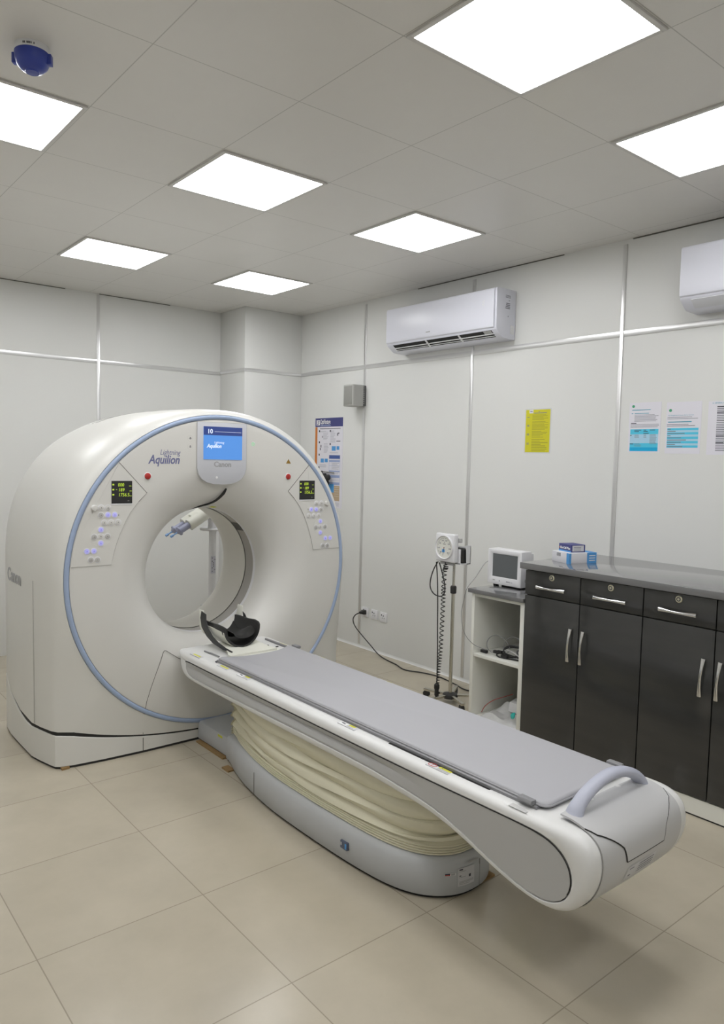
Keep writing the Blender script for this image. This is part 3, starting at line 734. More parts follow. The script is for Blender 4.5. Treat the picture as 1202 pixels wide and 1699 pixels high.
# socket recess and rating plate on the base
rec = MB(mat('socket_dark', (.10, .12, .18), .5)).box(.778, .792, -.175, -.130, .066, .098); rec.use(PBLUE).box(.7775, .779, -.172, -.160, .070, .094)
rec.use(WHITEINK).box(.7772, .778, -.140, -.134, .078, .092); lab(rec.build('socket', bs_, bevel=.001), 'small recessed socket in the side of the base')
def on_base(px_u, z, off=.0012):   # px_u: arc parameter around the front of the base, -1 left .. 1 right
    h = .26*px_u
    best = min(pf, key=lambda p: abs(p.x-abs(h)) + (0 if p.y < -.3 else 9))
    return best
def plate(name, x0, x1, z0, z1, m, off=.0015, extra=None):
    def yb(x):
        h = abs(x-TX); pts = [p for p in pf if p.y < -.25]
        for a, b in zip(pts, pts[1:]):
            if b.x <= h <= a.x: return a.y+(b.y-a.y)*(a.x-h)/max(1e-9, a.x-b.x)
        return -.3
    g = MB(m); xs = [x0+(x1-x0)*k/8 for k in range(9)]
    g.loft([[Vector((x, yb(x)-off, z)) for x in xs] for z in (z0, z1)], False)
    for (a, b, c, d, mm_) in (extra or []):
        g.use(mm_); ys = [a+(b-a)*k/6 for k in range(7)]
        g.loft([[Vector((x, yb(x)-off-.0006, z)) for x in ys] for z in (c, d)], False)
    return g.build(name, bs_, smooth=0)
lab(plate('rating_plate', .985, 1.065, .045, .118, LAB, extra=[(.989, 1.005, .109, .114, INKD), (.989, 1.02, .103, .1055, LETTERG), (.99, .998, .085, .089, INKD), (.99, 1.02, .080, .0825, LETTERG), (1.035, 1.045, .075, .086, INKD), (.990, 1.06, .062, .0645, LETTERG), (.990, 1.06, .057, .0595, LETTERG), (.990, 1.04, .051, .0535, LETTERG)]), 'silver rating plate')
lab(plate('sticker', .935, .975, .094, .104, WHITEINK, extra=[(.936, .954, .098, .1035, INKD), (.936, .954, .0945, .098, REDINK), (.957, .972, .095, .103, LETTERG)]), 'tiny red and black sticker')
lab(plate('sticker', 1.03, 1.085, .130, .137, GREYP), 'small dark vent marks')
seam([Vector((1.10, -.6195, z)) for z in (.016, .07, .125)], 'seam', .0012, bs_)

# ------------------------------------------------------------------ head holder on the tabletop
hh = thing('head_holder', 'cream head cradle with black pad and straps at the bore end of the table', 'head holder', (TX, 1.3, .59))
HX = 1.062
def cradle(R, z0, ys, m, name, a0=200, a1=340, th=.006, tilt=0):
    g = MB(m); rings = []
    for y, k in ys:
        r = R*k; c = Vector((HX, y, z0+r+tilt*(y-1.2)))
        inn = [c+Vector((r*cos(math.radians(a)), 0, r*sin(math.radians(a)))) for a in [a0+(a1-a0)*q/16 for q in range(17)]]
        out = [c+Vector(((r+th)*cos(math.radians(a)), 0, (r+th)*sin(math.radians(a)))) for a in [a1+(a0-a1)*q/16 for q in range(17)]]
        rings.append(inn+out)
    g.loft(rings, True, True, True); return g.build(name, hh, smooth=40)
nk = MB(CREAM)
nk.loft([[Vector((HX-h, y, z)), Vector((HX, y, z-.006*q)), Vector((HX+h, y, z)), Vector((HX+h, y, z+.010)), Vector((HX, y, z+.010-.022*q)), Vector((HX-h, y, z+.010))] for y, h, z, q in ((1.04, .150, .593, 0), (1.07, .150, .593, 0), (1.10, .135, .596, .2), (1.15, .118, .604, .5), (1.20, .112, .612, .9), (1.26, .108, .618, 1.0))], True, True, True)
nk.build('neck_plate', hh, smooth=50)
cradle(.122, .603, ((1.18, .92), (1.22, .97), (1.30, 1), (1.44, 1), (1.47, .98)), CREAM, 'cradle', 188, 352)
cradle(.112, .612, ((1.165, .92), (1.19, 1.0), (1.24, 1.04), (1.30, 1.0), (1.38, 1.0), (1.455, .98)), BLKP, 'head_pad', 176, 364, .010)
for sgn in (-1, 1):
    tb = MB(CREAM); x = HX+sgn*.121
    tb.prism([(x, 1.395, .70), (x, 1.455, .70), (x+sgn*.006, 1.455, .785), (x+sgn*.006, 1.45, .792), (x+sgn*.006, 1.40, .792), (x+sgn*.006, 1.395, .785)], (sgn*.006, 0, 0)); tb.build('side_tab', hh, bevel=.002)
def strap(pts, w, th, name='strap'):
    P = catmull(pts, 6); return MB(BLKR).tube(P, w, 8, flat=((0, 1, .3), th)).build(name, hh, smooth=40)
# straps: wide flaps hanging over both sides, joined to the neck plate
for sgn in (-1, 1):
    g = MB(BLKP); x = HX+sgn*.132
    rows = [((1.36, .775), (1.415, .785)), ((1.35, .74), (1.42, .745)), ((1.32, .70), (1.40, .695)), ((1.27, .665), (1.34, .650)), ((1.21, .640), (1.27, .622)), ((1.14, .622), (1.17, .606)), ((1.08, .612), (1.09, .602))]
    if sgn > 0: rows = [((1.375, .745), (1.40, .755)), ((1.36, .72), (1.395, .72)), ((1.345, .69), (1.38, .685)), ((1.30, .66), (1.33, .65)), ((1.26, .645), (1.28, .63))]
    bulge = [.0, .004, .006, .004, 0, -.008, -.018]
    g.loft([[Vector((x+sgn*bulge[k], a[0], a[1])), Vector((x+sgn*bulge[k], b[0], b[1])), Vector((x+sgn*(bulge[k]+.004), b[0], b[1])), Vector((x+sgn*(bulge[k]+.004), a[0], a[1]))] for k, (a, b) in enumerate(rows)], True, True, True)
    g.build('strap', hh, smooth=40)
pad2 = MB(BLKR)
rows = []
for k in range(9):
    y = 1.17+.03*k; rows.append([Vector((HX+.012+.078*cos(a)*(.88+.12*sin(k*.7)), y, .648+.014*sin(k*.9)+.040*abs(cos(a))**2+.006*sin(3*a+k))) for a in [pi+pi*q/12 for q in range(13)]])
pad2.loft(rows, False); lab(pad2.build('chin_strap', hh, smooth=60), 'crumpled black strap lying in the cradle')

# ------------------------------------------------------------------ cabinets and worktop
DX = 2.395
def handle(m, y0, z0, y1, z1):
    a = Vector((DX, y0, z0)); b = Vector((DX, y1, z1)); d = (b-a); L_ = d.length
    pts = []
    for k in range(13):
        q = k/12; pts.append(a+d*q+Vector((-.016-.012*sin(pi*q), 0, 0)))
    return pts
def make_handle(parent, y0, z0, y1, z1):
    g = MB(CHROME); p = handle(g, y0, z0, y1, z1); d = (p[-1]-p[0]).normalized()
    fl = Vector((0, d.z, -d.y))
    g.tube(p, [.0105-.0045*sin(pi*k/12) for k in range(13)], 10, flat=(fl, .55))
    for q in (p[0]+d*.008, p[-1]-d*.008): g.cyl((q.x, q.y, q.z), (1, 0, 0), .0055, DX-q.x, 10)
    return g.build('handle', parent, smooth=50)
YD = [.212, -.164, -.536, -.908, -1.28]
def cabinet(k, lb):
    y1, ym, y0 = YD[k], YD[k+1], YD[k+2]
    t = thing('base_cabinet', lb, 'cabinet', (2.75, (y0+y1)/2, 0), 'charcoal base cabinets under the worktop')
    MB(CABM).box(2.418, 3.105, y0+.001, y1-.001, .09, 1.078).build('carcass', t, smooth=0)
    lab(MB(MELAM).box(2.402, 2.44, y0+.001, y1-.001, .008, .09).build('kickboard', t, smooth=0), 'white kickboard')
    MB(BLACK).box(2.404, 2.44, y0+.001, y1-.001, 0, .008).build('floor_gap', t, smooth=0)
    for i, (a, b) in enumerate(((y1, ym), (ym, y0))):
        d = MB(CABM).box(DX, 2.418, b+.003, a-.003, .932, 1.074).build('drawer', t, bevel=.0015)
        c = (a+b)/2
        make_handle(d, c+.095, .985, c-.095, .985)
        g = MB(GOLDY).lathe((DX, c, 1.048), (-1, 0, 0), [(.0175, 0), (.0175, .003), (.014, .006), (.011, .006)], 24)
        g.use(INKD).lathe((DX, c, 1.048), (-1, 0, 0), [(.011, .004), (0, .004)], 16); g.use(GOLDY).lathe((DX, c, 1.048), (-1, 0, 0), [(.006, .004), (.006, .008), (0, .008)], 16)
        g.build('lock', d)
        d2 = MB(CABM).box(DX, 2.418, b+.003, a-.003, .096, .926).build('door', t, bevel=.0015)
        hy = (b+.045) if i == 0 else (a-.035)
        make_handle(d2, hy, .785, hy+.012, .60)
    return t
cabinet(0, 'glossy charcoal cabinet next to the white open shelf, two drawers over two doors')
cabinet(2, 'glossy charcoal cabinet cut off by the right edge of the photo')
wt = MB(WORKT).box(2.372, WX-.001, -1.30, .236, 1.080, 1.116).build('worktop', bevel=.002)
tag(wt, 'shiny dark grey worktop lying over the charcoal cabinets', 'worktop')

# ------------------------------------------------------------------ open shelf unit
su = thing('shelf_unit', 'narrow white open shelf unit with a dark top beside the charcoal cabinets', 'shelf', (2.75, .42, 0))
y0, y1 = .214, .628
MB(MELAM).box(2.405, 3.09, y1-.022, y1, 0, .874).build('side_panel', su, bevel=.001)
MB(MELAM).box(2.405, 3.09, y0, y0+.032, 0, .874).build('side_panel', su, bevel=.001)
MB(MELAM).box(3.075, 3.09, y0+.032, y1-.022, .06, .874).build('back_panel', su, smooth=0)
MB(MELAM).box(2.41, 3.075, y0+.032, y1-.022, .468, .488).build('shelf_board', su, bevel=.001)
MB(MELAM).box(2.41, 3.075, y0+.032, y1-.022, .06, .08).build('shelf_board', su, bevel=.001)
MB(MELAM).box(2.41, 2.43, y0+.032, y1-.022, .852, .874).build('top_rail', su, smooth=0)
lab(MB(WORKT).box(2.385, 3.09, y0, .648, .874, .899).build('top_board', su, bevel=.0015), 'dark grey top board')

# ------------------------------------------------------------------ patient monitor
pm = thing('patient_monitor', 'small white patient monitor with a dark screen on the open shelf unit', 'monitor', (2.68, .54, .899))
x = 2.60
g = MB(WHITEP); oy0, oy1, oz0, oz1 = .403, .676, .912, 1.138
iy0, iy1, iz0, iz1 = .440, .640, .961, 1.108
O = [(oy0, oz0), (oy1, oz0), (oy1, oz1), (oy0, oz1)]; I = [(iy0, iz0), (iy1, iz0), (iy1, iz1), (iy0, iz1)]
g.loft([[Vector((x+.10, *p)) for p in O], [Vector((x, *p)) for p in O], [Vector((x, p[0]*.5+O[k][0]*.5, p[1]*.5+O[k][1]*.5)) for k, p in enumerate(I)], [Vector((x+.006, *p)) for p in I], [Vector((x+.012, *p)) for p in I]], True, True, False)
g.build('case', pm, bevel=.004)
MB(SCREEN_OFF).box(x+.007, x+.012, iy0, iy1, iz0, iz1).build('screen', pm, smooth=0)
MB(WHITEP).box(x+.10, x+.16, .43, .65, .93, 1.12).build('rear_housing', pm, bevel=.008)
lettering('lettering', 'BPM', .010, (x-.0006, .630, .935), (0, -1, 0), (0, 0, 1), LETTERG, pm)
MB(LETTERG).cyl((x, .575, .937), (-1, 0, 0), .005, .001, 14).build('button', pm)
mk = MB(INK)
for k in range(4): mk.box(x-.0006, x, .515-.008*k, .520-.008*k, .934, .941)
mk.box(x-.0006, x, .47, .485, .936, .938); mk.build('marking', pm, smooth=0)
for yy in (.44, .63):
    MB(BLKP).box(x+.02, x+.05, yy-.012, yy+.012, .899, .914).build('foot', pm, bevel=.002)
MB(BLKP).box(x+.05, x+.15, .42, .60, .899, .9125).build('mount', pm, bevel=.003)
MB(GCABLE).cyl((x+.05, .403, .955), (0, -1, 0), .012, .03, 14).build('connector', pm)
cab = catmull([(2.62, .677, 1.06), (2.58, .69, 1.03), (2.48, .672, .955), (2.39, .66, .895), (2.372, .668, .82), (2.372, .685, .72), (2.378, .66, .61), (2.41, .60, .540), (2.46, .52, .515), (2.5, .45, .505)], 8)
tag(MB(GCABLE).tube(cab, .0022, 6).build('sensor_cable'), 'thin grey cable hanging from the patient monitor down to the middle shelf', 'cable')
# tangle of leads on the middle shelf
lc = thing('cable_bundle', 'tangled black, grey and white patient leads on the middle shelf', 'cables', (2.6, .40, .488))
def loop(c, rx, rz, tilt, m, r, turns=1, ph=0, n=40):
    pts = []
    for k in range(int(n*turns)+1):
        a = ph+2*pi*k/n; q = Vector((.012*sin(a*1.7+k*.05), rx*cos(a), rz*sin(a))); q.rotate(Matrix.Rotation(tilt, 3, 'Z')); pts.append(Vector(c)+q)
    return [Vector((p.x, min(max(p.y, .255), .597), max(p.z, .489+r))) for p in pts], m, r
for pts, m, r in (loop((2.52, .50, .545), .085, .060, .1, GCABLE, .0022), loop((2.53, .375, .555), .075, .062, .2, GCABLE, .0022, 1.1), loop((2.50, .35, .535), .07, .036, .5, BLKR, .0045, 2.1, .6), loop((2.54, .36, .52), .09, .030, .2, BLKR, .0045, 1.7, 2), loop((2.49, .37, .512), .085, .022, -.1, WCABLE, .004, 1.6, 1), loop((2.47, .36, .503), .10, .014, .1, BLKR, .004, 2.2, 0), loop((2.60, .34, .512), .06, .02, .3, GCABLE, .005, 2, 0)):
    MB(m).tube(pts, r, 7).build('lead', lc)
for yy, zz_, dy in ((.565, .498, .03), (.47, .515, .01), (.44, .52, .012), (.40, .50, .03)):
    MB(BLKP).box(2.455, 2.475, yy-.012-dy*.4, yy+.012+dy*.4, zz_-.008, zz_+.010).build('plug', lc, bevel=.002)
# bottom shelf: crumpled clear bag, small carton, teal piece, red lead
bg = MB(BAG); rows = []
for k in range(13):
    v = k/12; row = []
    for i in range(19):
        u = i/18; e = sin(pi*u)**.5*sin(pi*v)**.5
        row.append(Vector((2.43+.42*v, .258+.31*u, .0815+e*(.055+.018*sin(9*u+3*v)+.016*sin(17*v-8*u)+.012*sin(23*u*v+1)))))
    rows.append(row)
bg.loft(rows, False); tag(bg.build('plastic_bag', smooth=20), 'crumpled clear plastic bag on the bottom shelf', 'bag')
M = Matrix.Translation((2.60, .36, .162)) @ Matrix.Rotation(.3, 4, 'Z') @ Matrix.Rotation(.12, 4, 'X')
tag(MB(WHITEP).box(-.05, .05, -.065, .065, -.03, .03, M).build('carton', bevel=.002), 'small white carton lying on the plastic bag', 'box')
tc_ = MB(TEAL); tc_.tube(catmull([(2.455, .318, .135), (2.452, .312, .15), (2.452, .303, .166), (2.452, .293, .178)], 5), [.008, .009, .011, .013, .015, .016, .016, .016, .015, .014, .012, .01, .008, .006, .004, .003], 8, flat=((0, 1, 0), .5)); tag(tc_.build('electrode_clip'), 'little teal plastic clip in front of the white carton', 'clip')
tag(MB(mat('red_cable', (.42, .08, .06), .5)).tube(catmull([(2.50, .60, .088), (2.52, .585, .13), (2.56, .555, .165), (2.60, .52, .185), (2.66, .48, .205)], 6), .0025, 6).build('red_lead'), 'thin red wire curling over the bottom shelf', 'wire')

# ------------------------------------------------------------------ boxes on the worktop
def carton(name, c, ang, sx, sy, sz, m, lb):
    t = thing(name, lb, 'box', c)
    M = Matrix.Translation(c) @ Matrix.Rotation(ang, 4, 'Z')
    MB(m).box(-sx/2, sx/2, -sy/2, sy/2, 0, sz, M).build('carton_body', t, bevel=.001)
    return t, M
A = Vector((2.615, .177, 0)); B_ = Vector((2.571, .027, 0)); C_ = Vector((2.80, .0, 0))
ang = math.atan2(-(A-B_).x, (A-B_).y)
bigbox = Vector((2.675, .075, 1.116))
t, M = carton('supply_box', bigbox, ang, .20, .156, .062, mat('carton_white', (.74, .74, .78), .5), 'white carton with blue bands standing on the dark worktop')
pr = MB(PBLUE)
pr.box(-.1006, -.1, -.0775, -.055, .0, .062, M); pr.box(-.10, -.04, -.0786, -.078, .0, .0, M)
pr.box(-.1, -.085, -.0788, -.078, .0, .062, M); pr.box(.03, .1, -.0788, -.078, .0, .062, M); pr.box(.045, .1, -.078, .078, .062, .0626, M)
pr.use(INKD)
for k in range(6): pr.box(-.1006, -.1, .030-.006*k, .033-.006*k-(k % 2)*.001, .036, .056, M)
pr.use(WHITEINK)
for k in range(3): pr.box(.045, .09, -.0792, -.0786, .014+.014*k, .019+.014*k, M)
pr.build('print', t, smooth=0)
small = Vector((2.668, .088, 1.178))
t, M = carton('test_strip_box', small, ang-.05, .10, .118, .044, NAVY, 'small dark blue carton lying on the white carton')
pr = MB(PBLUE).box(-.0506, -.05, -.059, .059, .0, .008, M); pr.use(LAB).box(-.04, .04, -.0596, -.059, .006, .040, M); pr.use(INK)
for k in range(3): pr.box(-.03, .02, -.06, -.0596, .012+.008*k, .015+.008*k, M)
pr.use(ORANGE).box(-.0508, -.05, .048, .054, .018, .026, M); pr.build('print', t, smooth=0)
lettering('lettering', 'On-Call Plus', .019, M @ Vector((-.0506, .046, .016)), M.to_3x3() @ Vector((0, -1, 0)), (0, 0, 1), WHITEINK, t, bold=.0005)

# ------------------------------------------------------------------ blood pressure stand
sx, sy = 2.665, 1.035
sp = thing('blood_pressure_monitor', 'white dial blood pressure gauge on a chrome wheeled pole beside the shelf', 'blood pressure monitor', (sx, sy, 0))
MB(STEEL).tube([(sx, sy, .05), (sx, sy, .80)], .0125, 16).build('pole', sp)
MB(STEEL).tube([(sx, sy, .80), (sx, sy, 1.10)], .009, 14).build('inner_pole', sp)
MB(BLKP).lathe((sx, sy, .775), (0, 0, 1), [(.013, 0), (.021, .004), (.022, .045), (.019, .055), (.010, .058)], 18, True, True).build('height_clamp', sp)
MB(BLKP).lathe((sx, sy, .035), (0, 0, 1), [(.05, 0), (.055, .012), (.05, .028), (.016, .036)], 24, True, True).build('hub', sp)
for k in range(5):
    a = .55+2*pi*k/5; d = Vector((cos(a), sin(a), 0)); c = Vector((sx, sy, .052)); n_ = Vector((-d.y, d.x, 0))
    lg = MB(STEEL); e = c+d*.215; 
    lg.loft([[p+n_*.013-Vector((0, 0, .008)), p-n_*.013-Vector((0, 0, .008)), p-n_*.013+Vector((0, 0, .010)), p+n_*.013+Vector((0, 0, .010))] for p in (c+d*.035, e)], True, True, True)
    l = lg.build('leg', sp, bevel=.003)
    MB(BLKR).cyl(e-d*.02+n_*.012-Vector((0, 0, .0285)), -n_, .0235, .024, 18).build('castor', l)
# dial head facing into the room
fx_ = 2.625; hy0, hy1, hz0, hz1 = 1.0, 1.182, .995, 1.192
MB(WHITEP).box(fx_, fx_+.042, hy0, hy1, hz0, hz1).build('gauge_case', sp, bevel=.008, seg=3)
dc = Vector((fx_, (hy0+hy1)/2+.002, 1.097))
dl = MB(WHITEP).lathe(dc, (-1, 0, 0), [(.085, -.002), (.085, .006), (.081, .012), (.077, .008), (.076, .004)], 48)
dl.use(mat('dial_face', (.78, .78, .72), .4)).lathe(dc, (-1, 0, 0), [(.0765, .004), (0, .004)], 48)
dl.use(INK)
for k in range(40):
    a = math.radians(230-280*k/39); r0, r1 = (.060, .066) if k % 3 == 0 else (.063, .066)
    d = Vector((0, -cos(a), sin(a))); q = Vector((0, -d.z, d.y)) if False else Vector((0, d.z, -d.y)); w = .0012 if k % 3 else .0018
    P = [dc+Vector((-.0042, 0, 0))+d*r+q*s for r, s in ((r0, -w), (r1, -w), (r1, w), (r0, w))]
    dl.prism(P, (-.0006, 0, 0))
dl.use(PBLUE).box(fx_-.0052, fx_-.004, dc.y-.004, dc.y+.020, 1.062, 1.082)
dl.use(INKD).box(fx_-.0052, fx_-.004, dc.y-.012, dc.y+.012, 1.118, 1.121); dl.box(fx_-.0052, fx_-.004, dc.y-.003, dc.y+.003, 1.130, 1.134)
dl.use(REDINK).box(fx_-.0052, fx_-.004, dc.y+.002, dc.y+.006, 1.093, 1.098)
dl.build('dial', sp, smooth=40)
for k, n_ in enumerate(range(20, 301, 40)):
    a = math.radians(225-270*k/7); p = dc+Vector((-.0046, -cos(a)*.050, sin(a)*.050-.005))
    lettering('digits', str(n_), .013, p, (0, -1, 0), (0, 0, 1), INK, sp, align='CENTER')
nd = MB(INKD); nd.tube([dc+Vector((-.006, 0, 0)), dc+Vector((-.006, .012, -.058))], [.0018, .0006], 6); nd.build('needle', sp)
MB(mat('bracket_grey', (.45, .45, .45), .4)).box(fx_+.02, fx_+.04, hy0+.03, hy1-.03, .972, .995).build('hose_bracket', sp, bevel=.002)
# cuff basket behind the dial
bk = MB(WHITEP)
bk.prism([(fx_+.045, .965, .985), (fx_+.045, 1.16, .985), (fx_+.13, 1.16, .985), (fx_+.13, .965, .985)], (0, 0, .006))
bk.box(fx_+.125, fx_+.13, .965, 1.16, .985, 1.10); bk.box(fx_+.045, fx_+.05, .985, 1.16, .985, 1.09); bk.box(fx_+.045, fx_+.13, 1.155, 1.16, .985, 1.095)
bk.prism([(fx_+.09, .965, .985), (fx_+.13, .965, .985), (fx_+.13, .965, 1.115), (fx_+.07, .965, 1.115), (fx_+.085, .965, 1.085)], (0, .004, 0))
bk.build('cuff_basket', sp, smooth=20)
MB(BLKR).box(fx_+.056, fx_+.118, .975, 1.14, .992, 1.095).build('cuff', sp, bevel=.015, seg=3)
MB(mat('bracket_grey', (.45, .45, .45), .4)).box(fx_+.042, fx_+.06, .982, 1.03, 1.135, 1.165).build('catch', sp, bevel=.003)
# hoses
hx = 2.612
def hose(yz, r, name, x=hx, sub=8):
    return MB(BLKR).tube(catmull([(x+(k % 2)*.003, y, z) for k, (y, z) in enumerate(yz)], sub), r, 8).build(name, sp)
hose([(1.150, .990), (1.192, .932), (1.218, .858), (1.222, .795), (1.180, .755), (1.125, .746), (1.088, .764), (1.078, .803), (1.085, .857), (1.118, .937), (1.138, .985)], .0042, 'hose_loop', 2.622)
hose([(1.157, .988), (1.145, .87), (1.132, .70), (1.130, .528), (1.120, .357), (1.119, .10)], .0042, 'hose')
cl = catmull([(1.079, .990, 0), (1.075, .955, 0), (1.085, .93, 0), (1.090, .814, 0), (1.091, .707, 0), (1.095, .534, 0), (1.102, .361, 0), (1.114, .227, 0), (1.122, .095, 0)], 40)
hl = []; ph = 0
for k, p in enumerate(cl):
    q = k/(len(cl)-1); ph += (.36+.75*q)*1.0; rad = .016*min(1, q*14)*(1-.25*q)
    hl.append((hx+.012+rad*cos(ph), p.x+rad*sin(ph), p.y))
MB(BLKR).tube(hl, .0034, 6).build('coiled_hose', sp)
MB(BLKR).lathe((hx+.008, 1.124, .125), (0, 0, -1), [(.008, 0), (.019, .012), (.020, .035), (.015, .05), (.016, .085), (.010, .100), (0, .103)], 18).build('hose_bulb', sp)

# ------------------------------------------------------------------ wall sockets and power cord
def socket(y, z, lb, tilt=0):
    t = thing('wall_socket', lb, 'socket', (WX, y, z), 'wall sockets in a row')
    MB(WHITEP).box(WX-.010, WX, y-.043, y+.043, z-.043, z+.043).build('plate', t, bevel=.003)
    g = MB(INKD)
    g.box(WX-.0108, WX-.010, y-.004, y+.004, z+.006, z+.018)
    for d in (-1, 1): g.box(WX-.0108, WX-.010, y+d*.013-.003, y+d*.013+.003, z-.012, z-.004)
    g.box(WX-.012, WX-.010, y+.018, y+.026, z+.012, z+.024)
    g.build('pin_holes', t, smooth=0)
socket(2.515, .335, 'white wall socket with the black plug in it, left of the row of three')
socket(2.392, .332, 'white empty wall socket, middle of the row of three')
socket(2.268, .330, 'white empty wall socket, right of the row of three')
pc = thing('power_cord', 'black power cord drooping from the wall socket along the floor to the shelf', 'power cord', (WX-.03, 2.3, 0))
MB(BLKP).loft([[Vector((x, 2.515+a*w, .335+b*w)) for a, b in ((-1, -1), (1, -1), (1, 1), (-1, 1))] for x, w in ((WX-.0105, .020), (WX-.040, .019), (WX-.052, .012), (WX-.075, .009))], True, True, True).build('plug', pc, bevel=.003)
cp_ = catmull([(WX-.07, 2.515, .335), (WX-.105, 2.535, .315), (WX-.11, 2.56, .27), (WX-.09, 2.555, .21), (WX-.07, 2.49, .145), (WX-.065, 2.37, .075), (WX-.07, 2.26, .02), (WX-.10, 2.12, .006), (WX-.13, 1.96, .006), (2.94, 1.80, .006), (3.0, 1.66, .006), (3.03, 1.50, .006), (2.99, 1.29, .006), (2.955, 1.16, .006), (2.99, .98, .006), (3.0, .75, .006)], 8)
MB(BLKR).tube(cp_, .0048, 8).build('cord', pc)

# ------------------------------------------------------------------ wall speaker
ws = thing('wall_speaker', 'small grey box speaker fixed high on the right wall panel seam', 'speaker', (WX, 2.64, 2.25))
a0, a1 = 2.575, 2.715
g = MB(SPKM); g.box(2.965, 3.085, a0, a1, 2.160, 2.348); g.build('cabinet', ws, bevel=.008, seg=3)
MB(GRILLE).box(2.962, 2.967, a0+.014, a1-.014, 2.172, 2.336).build('grille', ws, bevel=.004)
rb = MB(SPKM)
for k in range(9): rb.box(2.985, 3.092, a0-.002, a0+.01, 2.185+.018*k, 2.190+.018*k)
rb.build('ribs', ws, smooth=0)
MB(mat('bracket_dark', (.12, .12, .12), .5)).box(3.085, WX, a0+.004, a1-.02, 2.165, 2.345).build('bracket', ws, bevel=.002)

# ------------------------------------------------------------------ papers and posters on the right wall
def sheet(name, y0, y1, z0, z1, m, lb, cat, th=.0015, group=None):
    t = thing(name, lb, cat, (WX, (y0+y1)/2, (z0+z1)/2), group)
    MB(m).box(WX-th, WX, y0, y1, z0, z1).build('paper', t, smooth=0); return t
def bars(parent, items, m, th=.0015, name='print'):
    if len(items) < 5:
        for y0, y1, z0, z1 in items: MB(m).box(WX-th-.0004, WX-th, min(y0, y1), max(y0, y1), z0, z1).build(name, parent, smooth=0)
        return
    g = MB(m)
    for y0, y1, z0, z1 in items: g.box(WX-th-.0004, WX-th, min(y0, y1), max(y0, y1), z0, z1)
    return g.build(name, parent, smooth=0)
def txt(parent, s, size, y, z, m, th=.0016, sq=1, bold=0): return lettering('lettering', s, size, (WX-th-.0003, y, z), (0, -1, 0), (0, 0, 1), m, parent, ext=.0001, squash=sq, bold=bold)
def lines(y0, y1, z0, z1, n, jit=.25, h=.32):
    o = []; st = (z1-z0)/n
    for k in range(n):
        L = (y0-y1)*(1-jit*random.random()); o.append((y0, y0-L, z1-st*k-st*h, z1-st*k))
    return o
# yellow notice in a clear pouch
ny0, ny1, nz0, nz1 = .610, .815, 1.772, 2.066
t = sheet('notice', ny0-.008, ny1+.008, nz0-.008, nz1+.008, mat('clear_pouch', (.70, .70, .72), .2), 'bright yellow printed notice taped to the wall', 'notice', .001)
lab(MB(YPAPER).box(WX-.002, WX-.001, ny0, ny1, nz0, nz1).build('yellow_page', t, smooth=0), 'yellow page')
INKY = mat('ink_olive', (.36, .34, .03), .6)
bars(t, [(ny1-.03, ny1-.062, nz1-.024, nz1-.001)], PAPER, .002); bars(t, [(ny1-.036, ny1-.056, nz1-.014, nz1-.008)], INK, .0024)
bars(t, [(ny0+.085, ny0+.10, nz1-.016, nz1-.012), (ny0+.03, ny0+.14, nz1-.026, nz1-.021)], INK, .002)
it = []
for za, zb, n in ((nz1-.035, nz1-.075, 5), (nz1-.082, nz1-.142, 8), (nz1-.148, nz1-.196, 6), (nz1-.204, nz1-.292, 8)): it += lines(ny1-.055, ny0+.012, zb, za, n, .5, .4)
bars(t, it, INKY, .002)
bars(t, [(ny1-.012, ny1-.032, nz1-d, nz1-d+.004) for d in (.054, .108, .116, .168, .176, .232, .240)], INK, .002)
# first A4 page
def page(y1, z1, lb, w=.208, h=.302):
    return sheet('wall_page', y1-w, y1, z1-h, z1, PAPER, lb, 'paper', group=None), y1, z1, w, h
GREEN = mat('logo_green', (.05, .35, .18), .5)
def logo(t, y, z, r=.009):
    MB(GREEN).cyl((WX-.0015, y, z), (-1, 0, 0), r, .0005, 20).build('logo', t)
t, y1, z1, w, h = page(.021, 2.080, 'white page with a green dot and a blue table, nearest the wall seam')
logo(t, y1-.026, z1-.022)
bars(t, [(y1-.018, y1-.14, z1-.047, z1-.043), (y1-.036, y1-.13, z1-.068, z1-.064), (y1-.016, y1-.026, z1-.068, z1-.064)], INKB)
bars(t, lines(y1-.036, y1-.20, z1-.12, z1-.074, 6)+lines(y1-.012, y1-.2, z1-.156, z1-.132, 3), INK); bars(t, [(y1-.014, y1-.05, z1-.128, z1-.124)], INKD)
bars(t, [(y1-.012, y1-.196, z1-.193, z1-.162)], CYAN); bars(t, [(y1-.012, y1-.196, z1-.247, z1-.193)], PCYAN); bars(t, [(y1-.012, y1-.196, z1-.273, z1-.247)], CYAN); bars(t, [(y1-.012, y1-.196, z1-.296, z1-.273)], DCYAN)
bars(t, [(y1-.04, y1-.085, z1-.170, z1-.166), (y1-.04, y1-.07, z1-.178, z1-.174), (y1-.10, y1-.118, z1-.170, z1-.166), (y1-.10, y1-.128, z1-.178, z1-.174), (y1-.10, y1-.135, z1-.190, z1-.186), (y1-.14, y1-.175, z1-.170, z1-.166), (y1-.012, y1-.022, z1-.201, z1-.197), (y1-.012, y1-.036, z1-.254, z1-.250)], INKD, .0019)
bars(t, lines(y1-.042, y1-.075, z1-.218, z1-.197, 3)+lines(y1-.102, y1-.122, z1-.218, z1-.197, 3)+lines(y1-.142, y1-.19, z1-.258, z1-.197, 8)+lines(y1-.042, y1-.09, z1-.27, z1-.25, 3), INK, .0019)
t, y1, z1, w, h = page(-.221, 2.073, 'white page with a green dot and cyan stripes, second from the wall seam', .211)
logo(t, y1-.024, z1-.048)
txt(t, '4.2. Management of acute adverse reactions', .0088, y1-.010, z1-.080, INKB)
